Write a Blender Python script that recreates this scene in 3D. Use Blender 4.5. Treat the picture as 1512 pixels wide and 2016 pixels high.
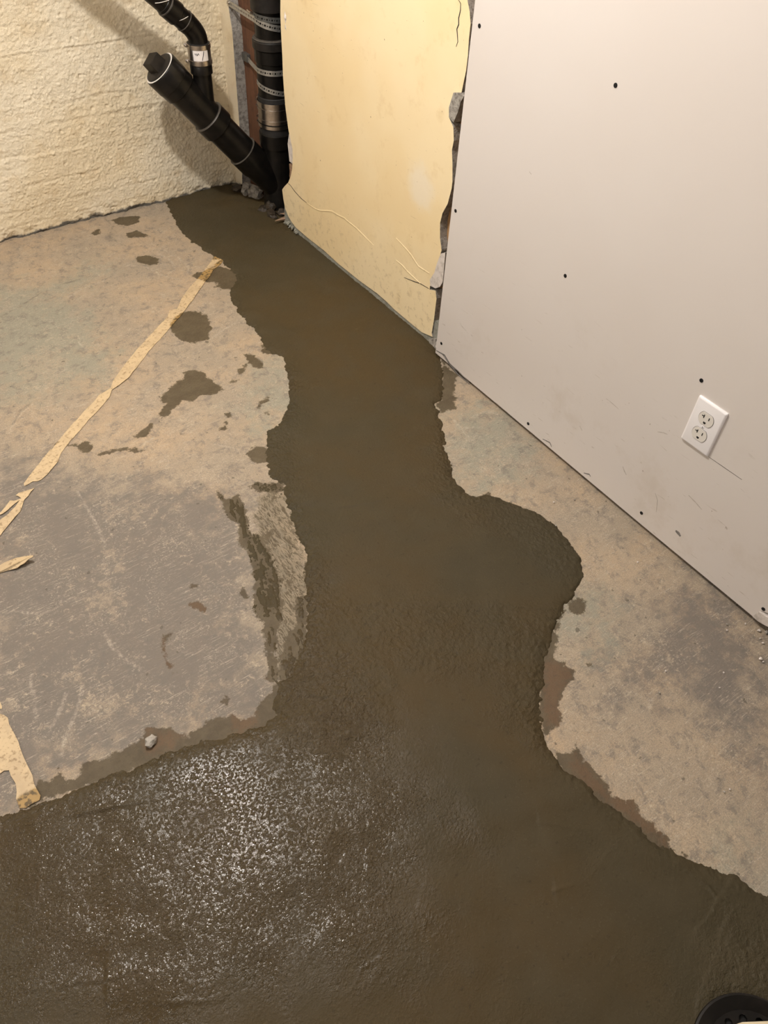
import bpy, bmesh, math, random
import numpy as np
from mathutils import Vector, Matrix
from mathutils.geometry import tessellate_polygon

for o in list(bpy.data.objects): bpy.data.objects.remove(o)
scene = bpy.context.scene
COL = scene.collection

# ------------------------------------------------------------------ camera
cam_data = bpy.data.cameras.new('camera')
cam_data.sensor_fit = 'VERTICAL'
cam_data.sensor_height = 24.0
cam_data.lens = 1515.0 / 2016.0 * 24.0
cam_data.clip_start = 0.02
cam = bpy.data.objects.new('camera', cam_data)
COL.objects.link(cam)
cr = Vector((0.816976, -0.57497, 0.044275)); cd = Vector((-0.39915, -0.619223, -0.676197)); cf = Vector((0.416209, 0.534764, -0.73539))
cm = Matrix((( cr.x, -cd.x, -cf.x, 0.0), (cr.y, -cd.y, -cf.y, 0.0), (cr.z, -cd.z, -cf.z, 1.3546), (0, 0, 0, 1)))
cam.matrix_world = cm
scene.camera = cam

# ------------------------------------------------------------------ world, lights, exposure
world = bpy.data.worlds.new('world'); scene.world = world; world.use_nodes = True
bg = world.node_tree.nodes['Background']; bg.inputs[0].default_value = (1, 0.95, 0.88, 1); bg.inputs[1].default_value = 0.02

def lamp(name, loc, watts, color, radius):
    l = bpy.data.lights.new(name, 'POINT'); l.energy = watts; l.color = color; l.shadow_soft_size = radius
    o = bpy.data.objects.new(name, l); o.location = loc; COL.objects.link(o); return o
lamp('ceiling_bulb_light', (0.34, 1.48, 2.06), 40, (1.0, 0.96, 0.91), 0.045)
lamp('fill_light', (-1.7, 0.35, 1.98), 20, (1.0, 0.98, 0.95), 0.06)  # unseen fill lamp, added to lift the drywall and the pipe shadows

scene.view_settings.view_transform = 'Standard'
scene.view_settings.look = 'None'
scene.view_settings.exposure = 1.4
scene.view_settings.gamma = 1.0
scene.view_settings.use_curve_mapping = False

# ------------------------------------------------------------------ measured outlines, metres (floor: x, y; right wall: y, z)
CEMENT = [(0.9807, 2.6801), (0.9621, 2.6044), (0.9424, 2.5108), (0.9355, 2.414), (0.9464, 2.3106), (0.9631, 2.2266), (0.9618, 2.1405), (0.9526, 2.0838), (0.9048, 2.0413), (0.8776, 1.9754), (0.8674, 1.8892), (0.8677, 1.8379), (0.8643, 1.7685), (0.8448, 1.6967), (0.8702, 1.6461), (0.8545, 1.5988), (0.8287, 1.5377), (0.7924, 1.4757), (0.7442, 1.4175), (0.714, 1.3975), (0.6733, 1.3849), (0.6518, 1.3519), (0.6079, 1.2812), (0.593, 1.2265), (0.6065, 1.1928), (0.5961, 1.1626), (0.5766, 1.1075), (0.5635, 1.0642), (0.5477, 1.0169), (0.5441, 0.9707), (0.5237, 0.9524), (0.498, 0.9013), (0.468, 0.8496), (0.4424, 0.8074), (0.4099, 0.7678), (0.3784, 0.7413), (0.3514, 0.7272), (0.3284, 0.7274), (0.3144, 0.707), (0.2919, 0.6813), (0.2901, 0.6645), (0.2482, 0.6622), (0.2036, 0.6749), (0.1433, 0.6982), (0.0838, 0.7072), (0.0357, 0.7162), (-0.0198, 0.7274), (-0.0715, 0.7354), (-0.1341, 0.7461), (-0.1968, 0.7642), (-0.2592, 0.7806), (-0.75, 0.62), (-0.75, -0.55), (0.95, -0.55), (0.8293, -0.1293), (0.8047, -0.0793), (0.7925, -0.0536), (0.7835, -0.0249), (0.7587, 0.007), (0.7444, 0.036), (0.7292, 0.0648), (0.7104, 0.091), (0.7104, 0.1216), (0.705, 0.1577), (0.6924, 0.1917), (0.6891, 0.2268), (0.6781, 0.2643), (0.6788, 0.2946), (0.6803, 0.3251), (0.6961, 0.3518), (0.7162, 0.3818), (0.7444, 0.412), (0.7757, 0.4365), (0.7985, 0.4638), (0.8284, 0.4818), (0.8645, 0.5028), (0.8935, 0.5238), (0.9327, 0.5392), (0.971, 0.5483), (1.0197, 0.5717), (1.0487, 0.5925), (1.0677, 0.6228), (1.0739, 0.6606), (1.0859, 0.7053), (1.088, 0.7405), (1.0778, 0.7706), (1.0621, 0.8226), (1.0356, 0.864), (1.0043, 0.8985), (0.9766, 0.9122), (0.975, 0.938), (0.9804, 0.983), (1.0145, 1.0444), (1.0541, 1.1159), (1.0943, 1.1826), (1.1206, 1.2369), (1.1485, 1.2428), (1.1936, 1.3027), (1.2251, 1.3357), (1.2498, 1.3743), (1.2714, 1.4313), (1.3, 1.42), (1.33, 2.2), (1.4, 2.45), (1.33, 2.62), (1.25, 2.725), (1.0, 2.725)]
WET = [[(0.6696, 1.972), (0.696, 1.9938), (0.7219, 2.0064), (0.7518, 1.9986), (0.784, 1.9533), (0.7638, 1.8897), (0.7298, 1.8374), (0.6824, 1.8402), (0.6549, 1.8772), (0.6544, 1.9318)], [(0.6235, 1.7307), (0.6433, 1.7075), (0.6514, 1.6485), (0.6586, 1.6019), (0.6366, 1.5948), (0.5911, 1.613), (0.5652, 1.5966), (0.5468, 1.6202), (0.5223, 1.6055), (0.4902, 1.5862), (0.4553, 1.5744), (0.477, 1.6141), (0.5027, 1.6327), (0.4921, 1.6545), (0.5451, 1.6934), (0.5847, 1.7006), (0.6052, 1.7311)], [(0.7799, 1.7243), (0.8049, 1.6973), (0.8069, 1.6507), (0.7944, 1.6282), (0.7772, 1.6466), (0.774, 1.6766)], [(0.7239, 1.6335), (0.734, 1.6623), (0.7655, 1.6706), (0.7479, 1.6427)], [(0.7231, 2.3811), (0.7791, 2.3787), (0.794, 2.3392), (0.7763, 2.3074), (0.7517, 2.316), (0.7298, 2.347)], [(0.7623, 2.6622), (0.8003, 2.6731), (0.8571, 2.6455), (0.8393, 2.6004), (0.7976, 2.5939), (0.7661, 2.6258)], [(0.6723, 2.6135), (0.7011, 2.6282), (0.6966, 2.5944), (0.6732, 2.5933)], [(0.7634, 2.5471), (0.8102, 2.553), (0.8287, 2.4926), (0.7643, 2.514)], [(0.841, 2.1923), (0.8997, 2.1866), (0.9451, 2.1893), (0.9841, 2.1216), (0.9488, 2.0142), (0.8985, 2.0555), (0.871, 2.0859), (0.904, 2.0943), (0.8526, 2.135)], [(0.3749, 1.553), (0.4021, 1.5654), (0.4342, 1.5753), (0.4331, 1.56), (0.3977, 1.5359), (0.3752, 1.5382)], [(0.2265, 1.6081), (0.2741, 1.5959), (0.275, 1.5596), (0.2537, 1.5555), (0.2422, 1.5804)], [(0.2587, 1.555), (0.2838, 1.539), (0.3138, 1.535), (0.3412, 1.5238), (0.3715, 1.4939), (0.3908, 1.4861), (0.3661, 1.4814), (0.3371, 1.514), (0.3084, 1.5216), (0.2794, 1.5278)], [(0.1857, 1.6384), (0.2135, 1.6297), (0.221, 1.6071), (0.1987, 1.6168)], [(0.616, 1.5072), (0.6269, 1.5053), (0.6206, 1.4897), (0.6099, 1.4897)], [(0.5973, 1.4802), (0.6061, 1.4766), (0.6, 1.4671), (0.5938, 1.471)], [(0.5828, 1.4656), (0.5951, 1.4644), (0.5891, 1.4493), (0.5775, 1.4529)], [(0.696, 1.4867), (0.7272, 1.5095), (0.7525, 1.5121), (0.7413, 1.4945), (0.7188, 1.4945), (0.7029, 1.4824)], [(0.705, 1.4563), (0.7143, 1.4553), (0.71, 1.4433), (0.7015, 1.4457)], [(0.8487, 1.7406), (0.8741, 1.6895), (0.8544, 1.6668), (0.8344, 1.6907)], [(0.5769, 1.3325), (0.6203, 1.354), (0.6448, 1.3295), (0.6198, 1.2747), (0.5894, 1.3028)], [(0.6844, 1.628), (0.7171, 1.6183), (0.7096, 1.6102), (0.6794, 1.6183)], [(0.466, 1.2683), (0.4721, 1.223), (0.5021, 1.2203), (0.4995, 1.1856), (0.4822, 1.1327), (0.4688, 1.104), (0.4743, 1.0701), (0.4795, 1.0249), (0.4674, 0.9807), (0.4487, 0.926), (0.4233, 0.8713), (0.3714, 0.9054), (0.4119, 0.9721), (0.4345, 1.0367), (0.4327, 1.085), (0.456, 1.1371), (0.4478, 1.1675), (0.4527, 1.2027)], [(0.5361, 1.2342), (0.564, 1.2328), (0.6117, 1.1926), (0.5999, 1.1642), (0.5712, 1.1873), (0.5388, 1.2121)], [(0.4503, 1.0638), (0.4812, 1.0198), (0.456, 0.9551), (0.4421, 0.9161), (0.4129, 0.8501), (0.3884, 0.8322), (0.3591, 0.7857), (0.3349, 0.7389), (0.3235, 0.719), (0.3097, 0.7373), (0.3429, 0.7965), (0.354, 0.8282), (0.3688, 0.862), (0.3701, 0.9061), (0.4015, 0.9282), (0.406, 0.9617), (0.4262, 1.0011)], [(0.5039, 1.0863), (0.525, 1.081), (0.5137, 1.0717), (0.4892, 1.0547)], [(0.4854, 1.1067), (0.4804, 1.0443), (0.4781, 1.0298), (0.4503, 1.0638), (0.4579, 1.0832)], [(0.4612, 0.9442), (0.4772, 0.9226), (0.4713, 0.9079), (0.4621, 0.9213)], [(0.5221, 0.954), (0.5699, 0.9541), (0.5423, 0.8725), (0.4929, 0.8864)], [(0.4605, 0.8895), (0.485, 0.8734), (0.3769, 0.6956), (0.3285, 0.7278), (0.3862, 0.8004), (0.429, 0.8223)], [(-0.1562, 0.752), (-0.1209, 0.7845), (-0.0993, 0.7743), (-0.0872, 0.7932), (-0.0841, 0.7561), (-0.0553, 0.7648), (-0.038, 0.7714), (-0.0031, 0.7641), (0.0255, 0.759), (0.0577, 0.7612), (0.0743, 0.7767), (0.1068, 0.7549), (0.1246, 0.7317), (0.1264, 0.714), (0.1639, 0.728), (0.2033, 0.7227), (0.2235, 0.7041), (0.252, 0.685), (0.2718, 0.6972), (0.322, 0.7269), (0.3114, 0.6656), (0.2818, 0.645), (0.1055, 0.691), (-0.032, 0.7289)], [(0.1859, 0.9524), (0.1983, 0.9513), (0.2016, 0.9391), (0.1958, 0.9312), (0.1846, 0.9357)], [(0.1774, 0.9463), (0.1778, 0.9286), (0.1681, 0.8897), (0.1719, 0.865), (0.1674, 0.8543), (0.1636, 0.8704), (0.1699, 0.9053)], [(0.2875, 1.0342), (0.2995, 1.0343), (0.302, 1.0247), (0.2905, 1.0206)], [(0.266, 0.994), (0.286, 0.9871), (0.2897, 0.9565), (0.2827, 0.9518), (0.2697, 0.9727)], [(0.3627, 0.9687), (0.381, 0.9665), (0.3737, 0.9391), (0.3636, 0.952)], [(0.2176, 0.7464), (0.2274, 0.7529), (0.2301, 0.7432), (0.221, 0.7364)], [(0.0111, 0.75), (0.0183, 0.7488), (0.0171, 0.7404), (0.0108, 0.7418)], [(0.9383, 0.538), (0.8864, 0.5106), (0.8492, 0.4788), (0.8242, 0.4572), (0.8397, 0.4443), (0.8286, 0.4329), (0.8451, 0.4124), (0.8256, 0.3982), (0.8004, 0.3996), (0.7678, 0.381), (0.7473, 0.3652), (0.7439, 0.3458), (0.724, 0.3472), (0.6921, 0.3451), (0.7102, 0.3804), (0.7499, 0.423), (0.798, 0.4746), (0.8661, 0.5126)], [(0.6784, 0.3176), (0.713, 0.2898), (0.7325, 0.3018), (0.7172, 0.269), (0.719, 0.2414), (0.7204, 0.2092), (0.7143, 0.1847), (0.7263, 0.1682), (0.742, 0.1597), (0.7365, 0.1448), (0.7282, 0.1382), (0.7377, 0.1156), (0.7331, 0.1028), (0.7445, 0.091), (0.7432, 0.0762), (0.7255, 0.0747), (0.745, 0.0366), (0.7025, 0.0846), (0.6806, 0.1992), (0.6717, 0.2776)], [(0.9775, 0.5456), (0.9852, 0.5253), (0.9606, 0.5055), (0.9362, 0.5156), (0.9383, 0.541)], [(0.8739, 0.4108), (0.8834, 0.4099), (0.8834, 0.4029), (0.8726, 0.4047)], [(1.2566, 1.3839), (1.2509, 1.3072), (1.2093, 1.2685), (1.1539, 1.192), (1.1125, 1.2), (1.1177, 1.2388), (1.1474, 1.2446)], [(1.0067, 0.902), (1.0219, 0.8971), (1.0266, 0.8844), (1.0048, 0.8906)]]
RUST = [[(0.2219, 0.7052), (0.237, 0.7052), (0.2552, 0.6829), (0.2555, 0.6677), (0.2193, 0.6721), (0.2087, 0.6841)], [(0.2778, 0.7403), (0.294, 0.7619), (0.3094, 0.757), (0.3061, 0.7429), (0.2838, 0.731)], [(0.0513, 0.7463), (0.0701, 0.7625), (0.0791, 0.7785), (0.0826, 0.7638), (0.073, 0.7509), (0.0917, 0.748), (0.1275, 0.7337), (0.1223, 0.7226), (0.1017, 0.7172), (0.0678, 0.7211)], [(0.8078, 0.4681), (0.821, 0.4539), (0.8348, 0.413), (0.8222, 0.4056), (0.7816, 0.4019), (0.7329, 0.346), (0.7084, 0.3624), (0.7756, 0.4367)], [(0.7074, 0.2891), (0.7116, 0.2684), (0.7102, 0.2473), (0.7143, 0.1847), (0.7435, 0.1565), (0.7331, 0.1471), (0.7351, 0.1133), (0.7422, 0.0847), (0.7265, 0.0798), (0.716, 0.1183), (0.7015, 0.1726), (0.6926, 0.2204), (0.6841, 0.2605)], [(0.266, 0.994), (0.286, 0.9871), (0.2897, 0.9565), (0.2827, 0.9518), (0.2697, 0.9727)], [(0.1798, 0.9447), (0.1789, 0.9279), (0.1697, 0.8886), (0.1719, 0.865), (0.1674, 0.8543), (0.1636, 0.8704), (0.1699, 0.9053)], [(1.2706, 0.2736), (1.299, 0.2549), (1.211, 0.1552), (1.2036, 0.2183)]]
TAN = [[(0.1203, 1.1309), (0.139, 1.1218), (0.1511, 1.0851), (0.1341, 1.0651), (0.1203, 1.0526), (0.0986, 1.0639), (0.0942, 1.0975), (0.0894, 1.1194)], [(-0.0578, 0.8033), (-0.0416, 0.8018), (-0.029, 0.79), (-0.0331, 0.7843), (-0.054, 0.7984)], [(0.0001, 0.9574), (0.013, 0.9651), (0.0185, 0.9506), (0.0082, 0.9413)], [(0.1695, 1.2398), (0.1856, 1.2154), (0.1893, 1.1785), (0.182, 1.1662), (0.1683, 1.1955)], [(0.234, 1.3609), (0.3004, 1.3221), (0.2836, 1.2829), (0.2272, 1.3192)], [(0.4203, 1.3628), (0.4888, 1.3359), (0.477, 1.3014), (0.4365, 1.3068)], [(0.1308, 1.1466), (0.1484, 1.1397), (0.1421, 1.1295), (0.1296, 1.1376)], [(0.0037, 0.8919), (0.048, 0.8726), (0.0699, 0.8373), (0.0179, 0.8368), (-0.0085, 0.8595)], [(0.5586, 1.5828), (0.6079, 1.5619), (0.5972, 1.5288), (0.5555, 1.5161), (0.5521, 1.5572)], [(0.4311, 1.6331), (0.4613, 1.624), (0.4336, 1.5738), (0.4181, 1.6026)], [(0.4305, 1.7544), (0.4535, 1.74), (0.4274, 1.7051), (0.3814, 1.7037)], [(0.4579, 2.2683), (0.5494, 2.254), (0.4969, 2.2182), (0.4481, 2.241)], [(0.2467, 2.0525), (0.3453, 2.0032), (0.3223, 1.8742), (0.2182, 1.9283)], [(1.0576, 0.5366), (1.1589, 0.4704), (1.145, 0.4418), (1.0966, 0.443), (1.0522, 0.5027)], [(0.8499, 0.4728), (0.8898, 0.4575), (0.8768, 0.4115), (0.845, 0.3802), (0.8014, 0.3686), (0.8092, 0.3141), (0.7733, 0.3095), (0.736, 0.344), (0.7761, 0.3854), (0.8222, 0.4056)], [(0.8221, 0.2862), (0.8996, 0.2584), (0.9964, 0.1742), (0.989, 0.1458), (0.9481, 0.1362), (0.8486, 0.1671), (0.7909, 0.1625), (0.7384, 0.198), (0.7821, 0.2388)], [(0.7367, 0.1324), (0.8241, 0.102), (0.9022, 0.0366), (0.854, 0.0206), (0.7991, 0.0188), (0.7663, 0.0334), (0.7401, 0.0744)], [(0.9774, 0.4107), (1.0043, 0.3873), (0.9558, 0.3591), (0.9129, 0.3769)], [(1.1216, 0.7011), (1.1649, 0.6641), (1.1463, 0.6227), (1.1889, 0.5347), (1.1618, 0.4539), (1.0899, 0.4463), (1.0471, 0.5132), (1.0649, 0.5821), (1.0774, 0.6328)], [(1.1042, 1.008), (1.1764, 1.0056), (1.1175, 0.9572), (1.0629, 0.9405)], [(1.1113, 0.8594), (1.1343, 0.8447), (1.1134, 0.8093), (1.0928, 0.8129)]]
GREEN = [[(0.3075, 2.4413), (0.3779, 2.3646), (0.4671, 2.2099), (0.463, 1.9344), (0.4024, 1.8187), (0.3148, 1.8335), (0.1354, 1.8688), (0.1249, 2.114)], [(0.3594, 2.308), (0.5936, 2.4152), (0.6098, 2.3684), (0.4378, 2.2608)], [(0.8535, 1.6674), (0.8744, 1.607), (0.779, 1.4447), (0.6781, 1.3944), (0.6688, 1.4971), (0.7666, 1.6002)], [(0.9139, 0.5392), (1.0176, 0.5503), (1.0157, 0.5022), (0.944, 0.4554), (0.8566, 0.4684)], [(1.1261, 1.1855), (1.256, 1.1159), (1.1944, 0.9507), (1.0819, 0.8982), (0.9853, 0.96)], [(0.7714, 0.0376), (0.8268, -0.0001), (0.8186, -0.0693), (0.7852, -0.0319)]]
GREY = [[(0.0088, 1.6929), (0.1635, 1.5199), (0.2967, 1.4036), (0.4944, 1.2564), (0.475, 1.0934), (0.39, 0.893), (0.3273, 0.7295), (0.2429, 0.6683), (0.0649, 0.727), (-0.0694, 0.7485), (-0.2568, 0.7893)], [(1.1218, 0.4325), (1.2572, 0.406), (1.241, 0.2363), (1.0216, 0.0776), (0.989, 0.1458), (1.0064, 0.1821), (0.9603, 0.2625), (0.8773, 0.3381), (0.8933, 0.3741), (1.01, 0.3558)]]
FILM = [[(0.5857, 1.2187), (0.5876, 1.1359), (0.5416, 0.9776), (0.4709, 0.8398), (0.3886, 0.7444), (0.2997, 0.6813), (0.3762, 0.8255), (0.4577, 1.0146), (0.4979, 1.1352)], [(0.5694, 1.2006), (0.6019, 1.1595), (0.5602, 1.0573), (0.5105, 1.0956)], [(0.5338, 1.0753), (0.5527, 1.0506), (0.5391, 0.9822), (0.4428, 0.8132), (0.3971, 0.8332), (0.4472, 0.9348), (0.4824, 1.027)]]
SCUFF = [[(0.0099, 0.9295), (-0.0043, 0.9023), (-0.0257, 0.876), (-0.0523, 0.8447), (-0.0749, 0.8125)], [(-0.0203, 0.9339), (-0.0371, 0.9089), (-0.0564, 0.8866), (-0.0827, 0.8651)], [(0.1853, 1.4394), (0.1861, 1.3762), (0.1847, 1.3093), (0.1773, 1.2418)], [(0.0905, 1.0213), (0.0894, 0.9757), (0.1003, 0.9402), (0.1176, 0.901)], [(-0.051, 1.1807), (-0.0028, 1.1367)], [(-0.0628, 1.0047), (-0.0732, 0.9849), (-0.0753, 0.9549), (-0.0859, 0.9113)], [(0.833, 2.3858), (0.8538, 2.3192), (0.8573, 2.2414), (0.8353, 2.2029)], [(0.8074, 2.3774), (0.8256, 2.3053), (0.8114, 2.2464), (0.7797, 2.2361)], [(0.6998, 2.3423), (0.7364, 2.3132), (0.7605, 2.2403), (0.8002, 2.1735)], [(0.7348, 1.8343), (0.7814, 1.8543), (0.8472, 1.8766)], [(0.4913, 2.4734), (0.5179, 2.4356), (0.5476, 2.4253)], [(0.4043, 2.019), (0.4078, 1.9647)], [(0.5351, 1.417), (0.567, 1.3788), (0.5746, 1.3606)], [(0.3775, 1.5079), (0.4155, 1.52)], [(0.1177, 1.7265), (0.1407, 1.7677), (0.1846, 1.8072)], [(0.4632, 2.2652), (0.5238, 2.2899), (0.5928, 2.2975)], [(1.1165, 1.1218), (1.169, 1.0945)], [(1.1548, 1.1381), (1.2165, 1.1407), (1.2538, 1.0935)], [(0.9284, 0.2838), (0.8933, 0.2675)], [(1.1185, 1.1551), (1.1073, 1.0604)]]
DARKL = [[(0.7478, 2.6913), (0.7497, 2.6218), (0.711, 2.5614), (0.725, 2.4888), (0.7402, 2.4561), (0.8179, 2.4342), (0.8407, 2.4774)], [(0.792, 2.5804), (0.8164, 2.5327), (0.8609, 2.5318), (0.9182, 2.558)], [(0.1316, 1.7547), (0.1663, 1.7993), (0.1987, 1.818)], [(0.2537, 2.2624), (0.3207, 2.2854), (0.3976, 2.3315), (0.4661, 2.3453), (0.5845, 2.3451)]]
RIDGE = [[(0.2683, 0.5925), (0.284, 0.6196), (0.3454, 0.5796), (0.388, 0.54)], [(-0.2198, 0.7436), (-0.1449, 0.7112), (-0.083, 0.687), (-0.0308, 0.6697), (0.0265, 0.6396)], [(-0.1315, 0.4434), (-0.1498, 0.3954)], [(-0.2392, 0.4754), (-0.2068, 0.4586), (-0.1411, 0.4253)], [(0.2134, 0.214), (0.186, 0.2202), (0.1581, 0.2023), (0.1217, 0.1569)], [(0.3412, 0.2658), (0.3037, 0.2313), (0.2739, 0.2131)], [(0.3111, 0.6973), (0.3486, 0.6775), (0.3818, 0.6448)], [(0.6904, 1.046), (0.6575, 1.0129)], [(0.8425, 0.946), (0.8136, 0.9217), (0.7792, 0.9115), (0.7429, 0.9143)], [(0.5241, 0.8127), (0.6536, 0.7404), (0.7435, 0.6765), (0.9, 0.5543)], [(0.7219, 0.0153), (0.7313, -0.0117), (0.7284, -0.0309), (0.7425, -0.0481), (0.755, -0.0765), (0.7816, -0.104)], [(0.7252, -0.0335), (0.6957, -0.0423), (0.6537, -0.0463)], [(0.7165, -0.0621), (0.646, -0.0902), (0.577, -0.1142)], [(0.6904, 1.046), (0.742, 1.0266), (0.793, 1.0139)], [(0.4632, 0.6527), (0.4391, 0.6346), (0.3874, 0.6463)], [(0.5477, 0.5287), (0.5771, 0.4698), (0.5963, 0.4314)], [(0.3197, 0.3977), (0.2657, 0.3232)], [(-0.1474, 0.3897), (-0.0784, 0.3459), (-0.0094, 0.3006)], [(0.5676, 0.2293), (0.6298, 0.1658), (0.6579, 0.1258), (0.5619, 0.1109), (0.511, 0.1313)], [(0.0818, 0.7888), (0.1221, 0.7871)]]
ROUGH = [[(0.6082, 1.1835), (0.6234, 1.1129), (0.5341, 0.7982), (0.5624, 0.6875), (0.4853, 0.5442), (0.374, 0.519), (0.2853, 0.6274), (0.301, 0.6935), (0.3971, 0.7388), (0.5244, 0.9712)], [(1.1165, 1.2292), (1.0613, 1.0926), (0.9988, 0.9332), (1.0507, 0.8585), (1.098, 0.7282), (1.0595, 0.6048), (0.9692, 0.5945), (0.9627, 0.7587), (0.8922, 0.8612), (0.9027, 0.9948)], [(0.8039, 0.4833), (0.6768, 0.2912), (0.6508, 0.3327), (0.6501, 0.4339), (0.7429, 0.5093)], [(0.6977, -0.0666), (0.7742, -0.1191), (0.6881, -0.1805), (0.5845, -0.1169)], [(0.841, 1.702), (0.8555, 1.4968), (0.7236, 1.3296), (0.6499, 1.1568), (0.5961, 1.212), (0.6569, 1.3718), (0.7742, 1.4691)], [(0.5121, 0.8446), (0.9018, 0.5563), (0.7797, 0.4422), (0.626, 0.5305), (0.4377, 0.7262)]]
GLOSS = [[(-0.2521, 0.807), (-0.0291, 0.7325), (0.2903, 0.6746), (0.4023, 0.5614), (0.4296, 0.3887), (0.3084, 0.2281), (0.1155, 0.273), (-0.1188, 0.3089), (-0.3435, 0.4651)], [(0.4687, 0.8571), (0.4377, 0.7262), (0.3118, 0.6347), (0.2822, 0.68), (0.3513, 0.7411)]]
TAPES = [[(0.9814, 2.2675), (0.9812, 2.2274), (0.953, 2.1955), (0.9181, 2.179), (0.8872, 2.1463), (0.864, 2.1286), (0.7855, 2.0539), (0.7152, 1.9914), (0.685, 1.9692), (0.6433, 1.9351), (0.6042, 1.9049), (0.5573, 1.8695), (0.5083, 1.8264), (0.4611, 1.785), (0.4241, 1.7658), (0.4013, 1.7592), (0.3853, 1.7334), (0.3478, 1.7021), (0.3034, 1.672), (0.2719, 1.6449), (0.2356, 1.6176), (0.1979, 1.584), (0.1841, 1.561), (0.1628, 1.5428), (0.1451, 1.5291), (0.1294, 1.5206), (0.1186, 1.5209), (0.1094, 1.5258), (0.0994, 1.5231), (0.0888, 1.5208), (0.0897, 1.5308), (0.1198, 1.5577), (0.154, 1.5882), (0.1834, 1.6135), (0.1842, 1.6102), (0.2253, 1.6468), (0.2773, 1.6884), (0.3452, 1.7384), (0.3621, 1.753), (0.3998, 1.7654), (0.417, 1.7912), (0.4749, 1.847), (0.5408, 1.9027), (0.606, 1.9519), (0.6744, 2.0034), (0.6933, 2.0304), (0.7188, 2.0279), (0.7535, 2.0732), (0.8027, 2.1188), (0.8594, 2.1629), (0.924, 2.2202), (0.953, 2.2487)], [(0.1061, 1.5022), (0.0931, 1.4926), (0.087, 1.4847), (0.0735, 1.4758), (0.0548, 1.4446), (0.0345, 1.4295), (0.0167, 1.4161), (-0.0063, 1.3957), (-0.0193, 1.3854), (-0.0038, 1.4376), (0.0078, 1.4426), (0.0288, 1.45), (0.0492, 1.4654), (0.0647, 1.4814), (0.0485, 1.4744), (0.031, 1.4628), (0.0192, 1.4577), (0.0128, 1.459), (0.0102, 1.462), (0.0188, 1.4678), (0.0326, 1.4789), (0.0446, 1.49), (0.055, 1.4841), (0.0692, 1.4844), (0.0653, 1.4972), (0.0613, 1.5012), (0.0687, 1.5053), (0.0844, 1.5042)], [(-0.0418, 1.3097), (-0.0321, 1.3097), (-0.0218, 1.3118), (-0.007, 1.3124), (0.0028, 1.3123), (0.0189, 1.3006), (0.0352, 1.2849), (0.0341, 1.2792), (0.0243, 1.2818), (0.0131, 1.2777), (0.004, 1.2799), (-0.003, 1.2782), (-0.0234, 1.2853), (-0.0384, 1.2889), (-0.048, 1.2889)], [(-0.1448, 0.9598), (-0.1393, 0.9532), (-0.1337, 0.9474), (-0.1302, 0.9385), (-0.1314, 0.9228), (-0.1303, 0.9026), (-0.129, 0.8795), (-0.1295, 0.8516), (-0.1293, 0.8224), (-0.1286, 0.8024), (-0.1305, 0.7859), (-0.1302, 0.7725), (-0.129, 0.7587), (-0.1327, 0.7511), (-0.1483, 0.7531), (-0.1558, 0.7512), (-0.1654, 0.757), (-0.1648, 0.7772), (-0.1601, 0.7884), (-0.1575, 0.8041), (-0.1597, 0.8234), (-0.1596, 0.8353), (-0.1668, 0.8386), (-0.1741, 0.8376), (-0.1803, 0.8403)], [(-0.1341, 0.9915), (-0.131, 0.9809), (-0.1313, 0.9676), (-0.1339, 0.9629), (-0.1357, 0.9651), (-0.1383, 0.9773)]]
PANEL = [(2.2856, 0.7042), (2.2902, 0.665), (2.291, 0.6158), (2.2901, 0.5613), (2.2916, 0.5019), (2.2903, 0.4699), (2.2863, 0.4156), (2.2802, 0.3812), (2.2718, 0.3421), (2.2614, 0.319), (2.252, 0.2935), (2.2526, 0.2641), (2.2597, 0.2256), (2.2722, 0.1965), (2.29, 0.1689), (2.3201, 0.1423), (2.3364, 0.1251), (2.3314, 0.0925), (2.3217, 0.0636), (2.3026, 0.0429), (2.2784, 0.031), (2.2503, 0.0231), (2.1657, 0.0211), (2.0689, 0.024), (1.976, 0.0184), (1.9068, 0.0193), (1.8395, 0.0202), (1.749, 0.0262), (1.6985, 0.0244), (1.6549, 0.0195), (1.5767, 0.0183), (1.5127, 0.0185), (1.461, 0.0327), (1.4665, 0.043), (1.4627, 0.0834), (1.4613, 0.1611), (1.4693, 0.1828), (1.4951, 0.1725), (1.4941, 0.2082), (1.4795, 0.2344), (1.4762, 0.2576), (1.4671, 0.2862), (1.4619, 0.3095), (1.4733, 0.3392), (1.4796, 0.379), (1.4737, 0.4093), (1.4577, 0.4404), (1.4486, 0.4836), (1.4486, 0.5025), (1.4561, 0.5449), (1.4632, 0.5752), (1.4601, 0.5979), (1.4671, 0.6272), (1.4854, 0.6419), (1.4878, 0.6657), (1.4803, 0.6822), (1.4768, 0.7012), (1.4512, 0.709), (1.4475, 0.7332), (1.4439, 0.757), (1.4433, 0.7867), (1.446, 0.8166), (1.4463, 0.8498), (1.4535, 0.8704), (1.4651, 0.8897)]
PCRACK = [[(1.4935, 0.8832), (1.4856, 0.8782), (1.4841, 0.8666), (1.4874, 0.8503), (1.4852, 0.8385), (1.4898, 0.8286), (1.4864, 0.8187), (1.4823, 0.8054), (1.4862, 0.7944)], [(2.2932, 0.1655), (2.275, 0.1644), (2.2477, 0.1544), (2.2045, 0.1469), (2.1693, 0.1469)], [(1.6159, 0.1497), (1.5672, 0.1613), (1.5388, 0.1693), (1.4986, 0.1739)]]
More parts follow.
